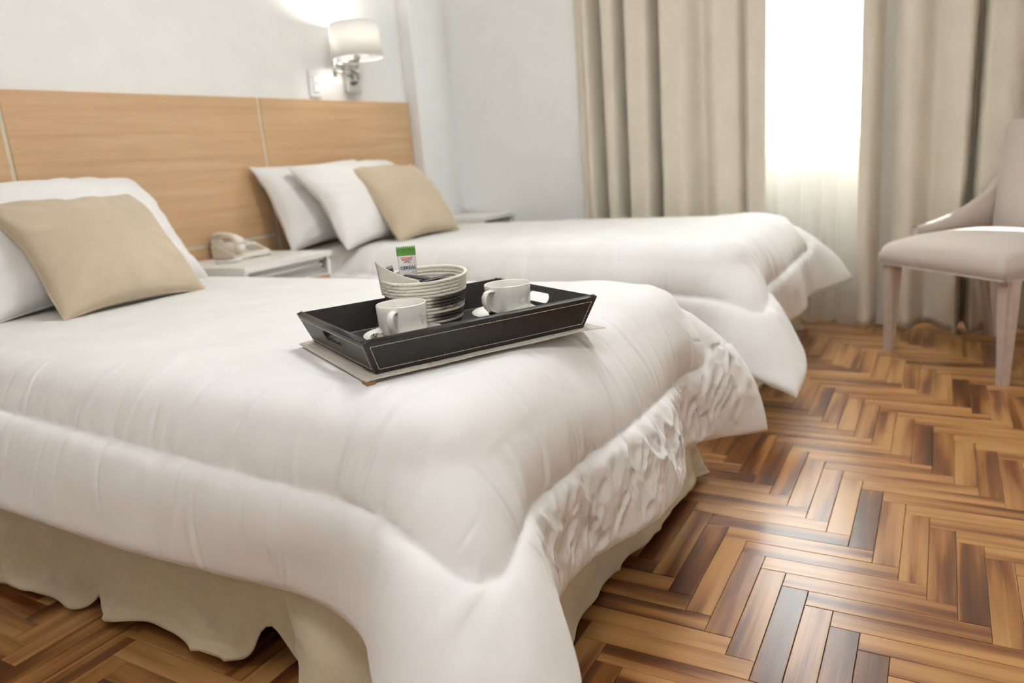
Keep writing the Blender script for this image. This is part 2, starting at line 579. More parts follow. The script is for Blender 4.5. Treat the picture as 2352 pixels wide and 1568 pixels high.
# heartwood-heavy (dark) and sapwood (light) blocks near the beds, a few darkened for shade
TONE = {}
for d_, q_, k0_, vals in (
        ('X', 0, -2, (-5, 5, -12, 13, -3, 3, -9, -7, -5)),
        ('Y', 0, -5, (0, -2, 3, 6, -10, 10, 6, 8, 10, 0, 6, 4)),
        ('X', 1, -9, (-10, -12, -4, -10, -6, 8, 5, 4, 12, -11, 9, 8, 0, -6, 0)),
        ('Y', 1, -9, (10, 5, 10, 8, -2, 3, 4, 9, 6, 6, 8, 3)),
        ('X', 2, -9, (0, 10, 6, 2, 9, -13, -6, 0, 0, -3)),
        ('Y', 2, -8, (10, 7, 8, 0, 4)),
        ('X', 3, -10, (10, 13, -8, -11, 2, -13))):
    for i_, v_ in enumerate(vals):
        TONE[(d_, k0_ + i_, q_)] = v_ / 100
def block_geo(b):
    x, y, d, k, q = b
    r = random.Random(hash((k * 31 + q * 1009 + (7 if d == 'X' else 0))) & 0xffffff)
    g = 0.00045
    hx, hy = (PL / 2 - g, PW / 2 - g) if d == 'X' else (PW / 2 - g, PL / 2 - g)
    dz = r.uniform(-0.0003, 0.0003); bv = 0.0009
    vs = []
    for (sx, sy) in ((-1, -1), (1, -1), (1, 1), (-1, 1)):
        vs.append((x + sx * hx, y + sy * hy, -0.009))
    for (sx, sy) in ((-1, -1), (1, -1), (1, 1), (-1, 1)):
        vs.append((x + sx * hx, y + sy * hy, dz - bv * 0.6))
    for (sx, sy) in ((-1, -1), (1, -1), (1, 1), (-1, 1)):
        vs.append((x + sx * (hx - bv), y + sy * (hy - bv), dz))
    fs = [(8, 9, 10, 11)]
    for i in range(4):
        j = (i + 1) % 4
        fs.append((i, j, 4 + j, 4 + i)); fs.append((4 + i, 4 + j, 8 + j, 8 + i))
    seed = r.uniform(0, 40)
    tone = TONE.get((d, k, q), r.choice([-0.10, -0.04, 0.0, 0.05, 0.09, 0.13, 0.16]) + r.uniform(-0.03, 0.03))
    pc = []
    off = r.uniform(0, 5)
    for v in vs:
        l, s = (v[0] - x, v[1] - y) if d == 'X' else (v[1] - y, v[0] - x)
        pc.append((l + off, s + off, seed))
    return vs, fs, pc, tone
def add_attrs(me, pcs, tones):
    a = me.attributes.new('pco', 'FLOAT_VECTOR', 'POINT')
    a.data.foreach_set('vector', [c for p in pcs for c in p])
    t = me.attributes.new('tone', 'FLOAT', 'POINT')
    t.data.foreach_set('value', tones)
for b in singles:
    vs, fs, pc, tn = block_geo(b)
    o = from_py('parquet_block', vs, fs, 'floor', floor, smooth=False)
    add_attrs(o.data, pc, [tn] * len(vs))
AV, AF, AP, AT = [], [], [], []
for b in rest:
    vs, fs, pc, tn = block_geo(b)
    n0 = len(AV)
    AV += vs; AF += [tuple(n0 + i for i in f) for f in fs]; AP += pc; AT += [tn] * len(vs)
o = from_py('parquet_blocks', AV, AF, 'floor', floor, smooth=False)
add_attrs(o.data, AP, AT)
o['kind'] = 'stuff'

# walls
T = 0.1
struct(box('wall_headboard', (LEFT_X, WALL_Y, -0.05), (WALL_X, WALL_Y + T, CEIL), 'wall'))
struct(box('wall_left', (LEFT_X - T, BACK_Y - T, -0.05), (LEFT_X, WALL_Y + T, CEIL), 'wall'))
struct(box('wall_behind', (LEFT_X, BACK_Y - T, -0.05), (WALL_X + T, BACK_Y, CEIL), 'wall'))
struct(box('ceiling', (LEFT_X - T, BACK_Y - T, CEIL), (WALL_X + T + 0.2, WALL_Y + T, CEIL + 0.1), 'ceiling'))
# corner pier beside the headboard
struct(box('trim_1', (3.452, 2.475, 0), (WALL_X, WALL_Y, CEIL), 'wall', bev=0.003))
# window wall with its opening
WY0, WY1, WZ0, WZ1 = -0.75, 1.45, 0.955, 2.25
bm = bmesh.new()
TW = 0.09
bm_box(bm, (WALL_X, BACK_Y - T, -0.05), (WALL_X + TW, WY0, CEIL))
bm_box(bm, (WALL_X, WY1, -0.05), (WALL_X + TW, WALL_Y + T, CEIL))
bm_box(bm, (WALL_X, WY0, -0.05), (WALL_X + TW, WY1, WZ0))
bm_box(bm, (WALL_X, WY0, WZ1), (WALL_X + TW, WY1, CEIL))
struct(from_bm('wall_window', bm, 'wall_cool'))
# window: frame, two sliding sashes with panes
win = struct(empty('window_1', (WALL_X + 0.05, (WY0 + WY1) / 2, WZ0)))
def wbox(name, y0, y1, z0, z1, x0, x1, mat, par):
    o = box(name, (x0, y0, z0), (x1, y1, z1), mat, None, 0.003)
    o.parent = par
    o.matrix_parent_inverse = Matrix.Translation(par.location).inverted() if par.parent is None else par.matrix_parent_inverse.copy()
    return o
X0 = WALL_X + 0.018
fw_ = 0.05
bm = bmesh.new()
for (a, b_, c, d) in ((WY0, WY1, WZ0, WZ0 + fw_), (WY0, WY1, WZ1 - fw_, WZ1), (WY0, WY0 + fw_, WZ0, WZ1), (WY1 - fw_, WY1, WZ0, WZ1)):
    bm_box(bm, (X0, a, c), (X0 + 0.07, b_, d))
o = from_bm('window_frame', bm, 'glass_frame', win); o.matrix_parent_inverse = Matrix.Translation(win.location).inverted()
ym = 0.93
for (a, b_, dx) in ((WY0 + fw_, ym + 0.02, 0.015), (ym - 0.02, WY1 - fw_, 0.04)):
    bm = bmesh.new()
    z0, z1 = WZ0 + fw_, WZ1 - fw_
    s = 0.04
    for (p, q, c, d) in ((a, b_, z0, z0 + s), (a, b_, z1 - s, z1), (a, a + s, z0, z1), (b_ - s, b_, z0, z1)):
        bm_box(bm, (X0 + dx, p, c), (X0 + dx + 0.02, q, d))
    sa = from_bm('sash', bm, 'glass_frame', win); sa.matrix_parent_inverse = Matrix.Translation(win.location).inverted()
    pn = box('pane', (X0 + dx + 0.008, a + s, z0 + s), (X0 + dx + 0.012, b_ - s, z1 - s), 'pane', sa)
o = box('window_sill', (WALL_X - 0.02, WY0 - 0.03, WZ0 - 0.025), (WALL_X + 0.05, WY1 + 0.03, WZ0), 'glass_frame', win, 0.004)
o.matrix_parent_inverse = Matrix.Translation(win.location).inverted()

# room's ceiling lamp and an added fill disc, both out of the frame
for i, (lx, ly) in enumerate(LAMP_AND_FILL):
    e = tag(empty('ceiling_lamp_or_fill', (lx, ly, CEIL)), ('round flush ceiling lamp above the two beds', 'added unseen fill light, a flush disc near the left wall')[i], 'ceiling lamp')
    lathe('lamp_base', [(0.0, 0.0), (0.30, 0.0), (0.30, -0.03), (0.0, -0.03)], 'whiteplastic', e)
    lathe('lamp_diffuser', [(0.285, -0.03), (0.28, -0.06), (0.24, -0.085), (0.14, -0.098), (0.0, -0.10)], 'lampglass', e)

# ================================================================== HEADBOARD
hb = tag(empty('headboard', (2.38, HB_Y, 0.0)), 'long light oak panelled headboard fixed along the white wall', 'headboard')
def hpart(name, lo, hi, mat, bev=0.0015):
    o = box(name, lo, hi, mat, hb, bev)
    o.matrix_parent_inverse = Matrix.Translation(hb.location).inverted()
    return o
HZ = 1.19; HM = 0.618
xs = [0.30, 1.343, 2.386, 3.44]
g = 0.007
for i in range(3):
    a, b_ = xs[i] + (g if i else 0), xs[i + 1] - (g if i < 2 else 0)
    hpart('upper_panel', (a, HB_Y, HM + g), (b_, WALL_Y, HZ), 'oak')
    hpart('lower_panel', (a, HB_Y, 0.06), (b_, WALL_Y, HM - g), 'oak')
hpart('horizontal_seam_strip', (xs[0], HB_Y + 0.004, HM - g), (xs[3], WALL_Y - 0.001, HM + g), 'seam', 0)
for x in xs[1:3]:
    hpart('vertical_seam_strip', (x - g, HB_Y + 0.004, 0.06), (x + g, WALL_Y - 0.001, HZ - 0.001), 'seam', 0)

# ================================================================== BEDS
BED_Z = 0.517      # mattress top
def make_bed(x0, label, seed, flare_right=True):
    x1 = x0 + 1.0; y0, y1 = 0.55, 2.50
    e = tag(empty('bed', ((x0 + x1) / 2, (y0 + y1) / 2, 0)), label, 'bed', 'twin beds along the headboard')
    inv = Matrix.Translation(e.location).inverted()
    def P(o):
        o.parent = e; o.matrix_parent_inverse = inv; return o
    P(box('mattress', (x0 + 0.01, y0 + 0.01, 0.30), (x1 - 0.01, y1, BED_Z), 'mattress', None, 0.05, 4, True))
    P(box('bed_base', (x0 + 0.03, y0 + 0.03, 0.10), (x1 - 0.03, y1, 0.30), 'skirt', None, 0.01))
    for sx in (x0 + 0.12, x1 - 0.12):
        for sy in (y0 + 0.14, y1 - 0.14):
            P(lathe('leg', [(0, 0), (0.024, 0), (0.03, 0.10), (0, 0.10)], 'plastic_dark', None, 16, center=(sx, sy, 0)))
    return e, P

def skirt_mesh(x0, x1, y0, y1, ztop, specs):
    """gathered skirt along head-left -> foot -> head-right; specs(s, side) -> (out, hem z)"""
    pts = []
    n = 420
    L1, L2, L3 = y1 - y0, x1 - x0, y1 - y0
    for i in range(n + 1):
        s = (L1 + L2 + L3) * i / n
        if s < L1:
            p = (x0, y1 - s); nrm = (-1, 0); side = 0; t = y1 - s
        elif s < L1 + L2:
            p = (x0 + s - L1, y0); nrm = (0, -1); side = 1; t = x0 + s - L1
        else:
            p = (x1, y0 + s - L1 - L2); nrm = (1, 0); side = 2; t = y0 + s - L1 - L2
        # round the two corners
        for (cx, cy, dx, dy) in ((x0, y0, -1, -1), (x1, y0, 1, -1)):
            dist = abs(p[0] - cx) + abs(p[1] - cy)
            if dist < 0.06:
                w = 0.5 * (1 - dist / 0.06)
                other = (dx, 0) if nrm[0] == 0 else (0, dy)
                nx = nrm[0] * (1 - w) + other[0] * w; ny = nrm[1] * (1 - w) + other[1] * w
                l = math.hypot(nx, ny); nrm = (nx / l, ny / l)
        pts.append((p, nrm, side, t, s))
    rows = 40
    V = np.zeros((n + 1, rows, 3))
    FN = fbm(np.array([[q[4] * 9 + 4 - 1.6 * j / rows for j in range(rows)] for q in pts]), np.array([[2.2 * j / rows + 5 for j in range(rows)] for q in pts]), int(x0 * 100) % 50, 2) - 0.5
    FN2 = np.abs(vnoise(np.array([[q[4] * 14 + 3.0 * j / rows for j in range(rows)] for q in pts]), np.array([[1.5 * j / rows + 9 for j in range(rows)] for q in pts]), int(x0 * 70) % 40) - 0.5)
    for i, (p, nrm, side, t, s) in enumerate(pts):
        out, hz = specs(s, side, t)
        for j in range(rows):
            f = j / (rows - 1)
            z = ztop + (hz - ztop) * f
            k = 0.006 + out * f ** 1.25 + f * (0.045 * FN[i, j] + 0.008 * math.exp(-(FN2[i, j] / 0.06) ** 2))
            k = max(k, 0.002) - 0.0015 * math.exp(-((f - 0.90) / 0.012) ** 2)
            V[i, j] = (p[0] + nrm[0] * k, p[1] + nrm[1] * k, z)
    return V

def solid_sheet(name, V, thick, mat, parent=None, uv=None):
    """two-sided sheet (nu,nv,3) given thickness along its normals, edges closed"""
    nu, nv, _ = V.shape
    du = np.gradient(V, axis=0); dv = np.gradient(V, axis=1)
    N = np.cross(du, dv); N /= (np.linalg.norm(N, axis=2, keepdims=True) + 1e-12)
    A = V; B = V - N * thick
    F = grid_faces(nu, nv)
    n = nu * nv
    allV = np.concatenate([A.reshape(-1, 3), B.reshape(-1, 3)])
    F2 = F[:, ::-1] + n
    rim = []
    idx = np.arange(n).reshape(nu, nv)
    loop = list(idx[:, 0]) + list(idx[-1, 1:]) + list(idx[-2::-1, -1]) + list(idx[0, -2:0:-1])
    for a, b_ in zip(loop, loop[1:] + loop[:1]):
        rim.append((b_, a, a + n, b_ + n))
    FF = np.concatenate([F, F2, np.array(rim)])
    uvv = None
    if uv is not None:
        u = uv.reshape(-1, 2); uvv = np.concatenate([u, u])
    o = np_mesh(name, allV, FF, mat, parent, uvv)
    return o

# ---- near bed
near, PN = make_bed(0.76, 'bed nearest the camera, tan skirt and white comforter, carrying the tray', 1)
def spec_near(s, side, t):
    if side == 0:
        # broad gathers with one sharp pleat at t = 1.52
        out = 0.018 + 0.014 * math.sin(t * 11 + 0.6) + 0.008 * math.sin(t * 23 + 1)
        hz = 0.018 + 0.03 * math.sin(t * 7.0 + 2.2) ** 2 * (1 if t < 1.45 else 0.3)
        d = t - 1.50
        out += 0.03 * math.exp(-((d - 0.07) / 0.05) ** 2) - 0.06 * math.exp(-((d + 0.005) / 0.02) ** 2)
        hz += 0.03 * math.exp(-((d + 0.01) / 0.03) ** 2) - 0.015 * math.exp(-((d - 0.08) / 0.06) ** 2)
        d2 = t - 0.93
        out += 0.045 * math.exp(-((d2 + 0.09) / 0.07) ** 2) - 0.05 * math.exp(-((d2 - 0.015) / 0.03) ** 2)
        hz += 0.09 * math.exp(-((d2 - 0.05) / 0.05) ** 2)
        return out, max(hz, 0.008)
    if side == 1:
        f = (t - 0.76) / 1.0
        out = 0.02 + 0.012 * math.sin(t * 9) + 0.05 * max(0, (f - 0.75) / 0.25) ** 2
        return out, 0.015 + 0.02 * math.sin(t * 5) ** 2
    out = 0.02 + 0.012 * math.sin(t * 13) + 0.10 * math.exp(-((t - 0.55) / 0.09) ** 2)
    return out, 0.015
V = skirt_mesh(0.775, 1.745, 0.565, 2.49, 0.30, spec_near)
o = solid_sheet('bed_skirt', V, 0.003, 'skirt'); PN(o)

far, PF = make_bed(2.42, 'bed farther away beside the window curtains with white comforter', 2)
def spec_far(s, side, t):
    if side == 1:
        f = (t - 2.42)
        return 0.02 + 0.012 * math.sin(t * 10) + 0.05 * math.exp(-(f / 0.12) ** 2), 0.012 + 0.015 * math.sin(t * 6) ** 2
    return 0.035 + 0.02 * math.sin(t * 12 + 1) + 0.05 * math.exp(-((t - 0.55) / 0.1) ** 2), 0.012 + 0.02 * math.sin(t * 5) ** 2
V = skirt_mesh(2.435, 3.405, 0.565, 2.49, 0.30, spec_far)
o = solid_sheet('bed_skirt', V, 0.003, 'skirt'); PF(o)

# ---- comforters: a small cloth solver drapes a flat quilt over the mattress block
def drape(bx0, bx1, by0, ztop, ov_side_l, ov_side_r, ov_foot, ytop, h=0.026, steps=260, seed=0, push=None, turn=0.0):
    x_lo, x_hi = bx0 - ov_side_l, bx1 + ov_side_r
    y_lo, y_hi = by0 - ov_foot, ytop
    nx = int(round((x_hi - x_lo) / h)) + 1; ny = int(round((y_hi - y_lo) / h)) + 1
    X, Y = np.meshgrid(np.linspace(x_lo, x_hi, nx), np.linspace(y_lo, y_hi, ny), indexing='ij')
    hx = (x_hi - x_lo) / (nx - 1); hy = (y_hi - y_lo) / (ny - 1)
    P = np.stack([X, Y, np.full_like(X, ztop + 0.035)], -1)
    cx_, cy_ = (bx0 + bx1) / 2, by0 + 1.0
    P[..., 0] = cx_ + (X - cx_) + turn * (Y - cy_); P[..., 1] = cy_ + (Y - cy_) - turn * (X - cx_)
    P[..., 2] += 0.002 * (np.random.default_rng(seed).random(X.shape) - 0.5)
    Vv = np.zeros_like(P)
    rad, mar = 0.055, 0.010
    c = np.array([(bx0 + bx1) / 2, by0 + 2.0, (ztop) / 2 - 0.2])
    hb_ = np.array([(bx1 - bx0) / 2, 2.0, ztop / 2 + 0.2]) - rad
    def collide(Q, Qold):
        d = Q - c
        q = np.abs(d) - hb_
        qm = np.maximum(q, 0)
        ln = np.linalg.norm(qm, axis=-1)
        inside = ln < (rad + mar)
        # outward direction
        n = np.where(ln[..., None] > 1e-9, qm / (ln[..., None] + 1e-12), 0) * np.sign(d)
        deep = ln < 1e-9
        if deep.any():
            ax = np.argmax(q[deep], axis=-1)
            nn = np.zeros((deep.sum(), 3)); nn[np.arange(len(ax)), ax] = np.sign(d[deep][np.arange(len(ax)), ax])
            n[deep] = nn
            pen_deep = -np.max(q[deep], axis=-1)
        pen = rad + mar - ln
        if deep.any():
            pen[deep] = rad + mar + pen_deep
        w = inside[..., None]
        Q2 = np.where(w, Q + n * pen[..., None], Q)
        # friction
        mv = Q2 - Qold
        tang = mv - n * (mv * n).sum(-1, keepdims=True)
        Q2 = np.where(w, Q2 - tang * 0.35, Q2)
        fl = Q2[..., 2] < 0.02
        Q2[..., 2] = np.where(fl, 0.02, Q2[..., 2])
        return Q2
    def con(Q, sa, sb, rest, k):
        a = Q[sa]; b = Q[sb]
        d = b - a
        l = np.linalg.norm(d, axis=-1, keepdims=True) + 1e-12
        corr = d * ((l - rest) / l) * (0.5 * k)
        Q[sa] = a + corr; Q[sb] = b - corr
    dg = math.hypot(hx, hy)
    cons = []
    for st, kk in ((1, 1.0), (2, 0.6), (4, 0.27), (8, 0.07)):
        for ax, hh in ((0, hx), (1, hy)):
            N = (nx, ny)[ax]
            for ph in range(2):
                idx = np.array([i for i in range(N - st) if (i // st) % 2 == ph])
                if len(idx) == 0: continue
                if ax == 0:
                    cons.append(((idx, slice(None)), (idx + st, slice(None)), hh * st, kk))
                else:
                    cons.append(((slice(None), idx), (slice(None), idx + st), hh * st, kk))
    for ph in range(2):
        idx = np.arange(ph, nx - 1, 2)
        cons.append(((idx, slice(0, ny - 1)), (idx + 1, slice(1, ny)), dg, 0.25))
        cons.append(((idx, slice(1, ny)), (idx + 1, slice(0, ny - 1)), dg, 0.25))
    dt = 1 / 60
    pin = P[:, -3:].copy()
    for st in range(steps):
        old = P.copy()
        Vv *= 0.985
        Vv[..., 2] -= 1.3 * dt
        if push is not None:
            push(P, Vv, X, Y, st / steps)
        sp = np.linalg.norm(Vv, axis=-1, keepdims=True)
        Vv *= np.minimum(1, 2.0 / (sp + 1e-9))
        P = P + Vv * dt
        for it in range(7):
            for cc in cons:
                con(P, *cc)
            P[:, -3:, :2] = pin[..., :2]
        P = collide(P, old)
        Vv = (P - old) / dt
    return P, X, Y, (x_lo, x_hi, y_lo, y_hi)

def upsample(A, f):
    """Catmull-Rom refinement of a grid by factor f along both axes"""
    def one(A):
        n = A.shape[0]
        t = np.arange((n - 1) * f + 1) / f
        i = np.minimum(t.astype(int), n - 2); u = (t - i).reshape(-1, *([1] * (A.ndim - 1)))
        p = lambda k: A[np.clip(i + k, 0, n - 1)]
        p0, p1, p2, p3 = p(-1), p(0), p(1), p(2)
        return 0.5 * ((2 * p1) + (-p0 + p2) * u + (2 * p0 - 5 * p1 + 4 * p2 - p3) * u ** 2 + (-p0 + 3 * p1 - 3 * p2 + p3) * u ** 3)
    B = one(A)
    return np.swapaxes(one(np.swapaxes(B, 0, 1)), 0, 1)

def normals(P):
    N = np.cross(np.gradient(P, axis=0), np.gradient(P, axis=1))
    return N / (np.linalg.norm(N, axis=-1, keepdims=True) + 1e-12)

def smooth(A, n=1):
    for _ in range(n):
        B = np.pad(A, ((1, 1), (1, 1), (0, 0)), mode='edge')
        A = (B[:-2, 1:-1] + B[2:, 1:-1] + B[1:-1, :-2] + B[1:-1, 2:] + 4 * A) / 8
    return A

SEAM = 0.185
def comforter(name, P, X, Y, ext, f, seed, label, group, creases, crumple, press=None):
    x_lo, x_hi, y_lo, y_hi = ext
    P = upsample(smooth(P, 1), f); X = upsample(X[..., None], f)[..., 0]; Y = upsample(Y[..., None], f)[..., 0]
    N = normals(P)
    # distance from the three hems, seam rectangle with rounded corners
    eL, eR, eF = X - x_lo, x_hi - X, Y - y_lo
    e = np.minimum(np.minimum(eL, eR), eF)
    R = 0.06
    qx = SEAM + R - np.minimum(eL, eR); qy = SEAM + R - eF
    sd = np.where((qx > 0) & (qy > 0), R - np.hypot(np.maximum(qx, 0), np.maximum(qy, 0)), e - SEAM)   # >0 inside the seam
    inner = 0.024 * (1 - np.exp(-np.maximum(sd, 0) / 0.06)) + 0.003
    q = np.clip(-sd / SEAM, 0, 1)
    hem = np.clip(e / 0.03, 0, 1)
    border = (0.003 + 0.017 * (1 - np.exp(-np.maximum(-sd, 0) / 0.012)) * (1 - 0.35 * q ** 2)) * np.sqrt(hem * (2 - hem))
    th = np.where(sd > 0, inner, border)
    # lofty unevenness
    th += 0.006 * (fbm(X * 5 + 3, Y * 5 + 9, seed, 3) - 0.5) * np.clip(e / 0.05, 0, 1)
    # gathers perpendicular to the seam
    along = np.where(eF < np.minimum(eL, eR), X, Y)
    d = np.abs(sd)
    gat = (vnoise(along * 46 + 5, sd * 5 + 30, seed + 7) - 0.5)
    th += 0.010 * gat * np.exp(-d / 0.05) * (1 - np.exp(-d / 0.006))
    gat2 = np.abs(vnoise(along * 20 + 2, sd * 3 + 11, seed + 9) - 0.5)
    cw = np.exp(-((np.minimum(eL, eR) / 0.30) ** 2 + (eF / 0.34) ** 2) ** 2)
    th -= 0.005 * (1 - cw) * np.exp(-(gat2 / 0.05) ** 2) * np.exp(-d / 0.10) * (1 - np.exp(-d / 0.01)) * np.where(eF < 0.5, 1, 0.6)
    # single long creases: (axis, position, from e0, to e1, depth, width, slant)
    for (ax, pos, e0, e1, dep, wid, sl) in creases:
        if ax == 'L': u, ee = Y, eL
        elif ax == 'R': u, ee = Y, eR
        else: u, ee = X, eF
        mid = 0.5 * (e0 + e1)
        c = u - pos - sl * (ee - mid) - 0.004 * np.sin(ee * 30 + pos * 50)
        win = 1 / (1 + np.exp(-(ee - e0) / 0.012)) * 1 / (1 + np.exp((ee - e1) / 0.012))
        th += win * 1.0 * (-dep * np.exp(-(c / wid) ** 2) + 0.3 * dep * np.exp(-((c - 2.0 * wid) / (1.6 * wid)) ** 2))
    if crumple is not None:
        w = crumple(X, Y, eL, eR, eF, sd)
        a = np.abs(vnoise(X * 30 + Y * 12, Y * 9 - X * 5 + 40, seed + 21) - 0.5) * 2
        b = np.abs(vnoise(X * 42 - Y * 26 + 9, Y * 20 + X * 16, seed + 23) - 0.5) * 2
        c3 = np.abs(vnoise(X * 75 + Y * 40, Y * 34 - X * 50 + 7, seed + 29) - 0.5) * 2
        th += w * (0.013 * (0.4 - a) + 0.009 * (0.4 - b) + 0.004 * (0.4 - c3))
    topw = np.clip((e - 0.35) / 0.05, 0, 1)
    top = P + N * th[..., None]
    if press is not None:
        press(top)
    bot = (P - N * (0.004 * np.clip(e / 0.02, 0, 1))[..., None])[::f // 2, ::f // 2]
    nu, nv, _ = P.shape
    n = nu * nv
    FF = np.concatenate([grid_faces(nu, nv), grid_faces(bot.shape[0], bot.shape[1])[:, ::-1] + n])
    uv = np.stack([X, Y], -1)
    uvs = np.concatenate([uv.reshape(-1, 2), uv[::f // 2, ::f // 2].reshape(-1, 2)])
    o = np_mesh(name, np.concatenate([top.reshape(-1, 3), bot.reshape(-1, 3)]), FF, 'duvet', None, uvs)
    tag(o, label, 'comforter', group)
    return o, top

def push_near(P, Vv, X, Y, t):
    # someone pulled the near foot corner out over the floor
    w = np.exp(-(((X - X.min()) / 0.20) ** 2 + ((Y - Y.min()) / 0.20) ** 2))
    if t < 0.75:
        Vv[..., 0] -= 0.008 * w; Vv[..., 1] -= 0.012 * w
    w = np.exp(-(((X.max() - X) / 0.18) ** 2 + ((Y - Y.min()) / 0.18) ** 2))
    if t < 0.75:
        Vv[..., 0] += 0.002 * w; Vv[..., 1] -= 0.003 * w
P, X, Y, ext = drape(0.76, 1.76, 0.55, BED_Z + 0.0, 0.235, 0.235, 0.325, 2.42, seed=3, push=push_near, turn=0.03)
L0 = ext[0]
cre = []
for (yy, a, b_, dep) in ((1.296, .19, .30, .0035), (1.171, .19, .33, .004), (1.114, .19, .27, .003), (1.028, .19, .34, .005), (0.909, .19, .31, .005),
                         (0.783, .19, .33, .004), (0.695, .19, .36, .007), (0.643, .19, .36, .005),
                         (1.20, .07, .16, .003), (1.06, .02, .08, .004), (1.02, .05, .18, .004), (0.97, .01, .17, .005), (0.87, .07, .16, .003), (0.80, .02, .15, .004), (1.38, .03, .17, .003), (1.5, .19, .3, .003)):
    cre.append(('L', yy, a, b_, dep, 0.0042, RNG.uniform(-0.12, 0.12)))
for (xx, a, b_, dep, sl) in ((0.98, .2, .38, .004, .1), (1.10, .2, .38, .003, .1), (1.25, .2, .36, .003, 0), (1.4, .2, .35, .003, -.1)):
    cre.append(('F', xx, a, b_, dep, 0.0048, sl))
def crumple_near(X, Y, eL, eR, eF, sd):
    w = np.exp(-((np.clip(-sd, 0, None) - 0.09) / 0.09) ** 2) * (sd < 0.0) * (eF < SEAM + 0.05)
    s = 1 / (1 + np.exp(-(eL - 0.36) / 0.03))
    return w * s * np.clip(-sd / 0.02, 0, 1)
def press_tray(top):
    # the tray's weight flattens the loft under it
    ca, sa = math.cos(-TRAY_A), math.sin(-TRAY_A)
    dx, dy = top[..., 0] - TC.x, top[..., 1] - TC.y
    u, v = np.abs(dx * ca - dy * sa), np.abs(dx * sa + dy * ca)
    out = np.hypot(np.maximum(u - 0.235, 0), np.maximum(v - 0.185, 0))
    lim = TRAY_Z - 0.0006 + 0.35 * out ** 1.5 + 0.02 * out
    hit = (out < 0.3) & (top[..., 2] > lim)
    top[..., 2] = np.where(hit, lim, top[..., 2])
TRAY_A = math.atan2(-0.185, 0.336)
TC = Vector((1.0933, 0.7731, 0))
TRAY_Z = 0.5565
com1, top1 = comforter('comforter', P, X, Y, ext, 8, 100, 'white quilted comforter on the nearest bed, under the black tray', 'white comforters', cre, crumple_near, press_tray)

def push_far(P, Vv, X, Y, t):
    w = np.exp(-(((X - X.min()) / 0.18) ** 2 + ((Y - Y.min()) / 0.18) ** 2))
    if t < 0.6:
        Vv[..., 0] -= 0.004 * w; Vv[..., 1] -= 0.006 * w
    w = np.exp(-(((X.max() - X) / 0.18) ** 2 + ((Y - Y.min()) / 0.18) ** 2))
    Vv[..., 0] += 0.006 * w; Vv[..., 1] -= 0.008 * w; Vv[..., 2] += 0.008 * w
P, X, Y, ext = drape(2.42, 3.40, 0.55, BED_Z + 0.0, 0.27, 0.20, 0.31, 2.42, seed=5, push=push_far)
com2, top2 = comforter('comforter', P, X, Y, ext, 4, 300, 'white quilted comforter on the far bed beside the curtains', 'white comforters',
                 [('L', y, .19, .34, .003, .008, 0.1) for y in (0.75, 0.95, 1.3, 1.7, 1.95, 2.1)], None)
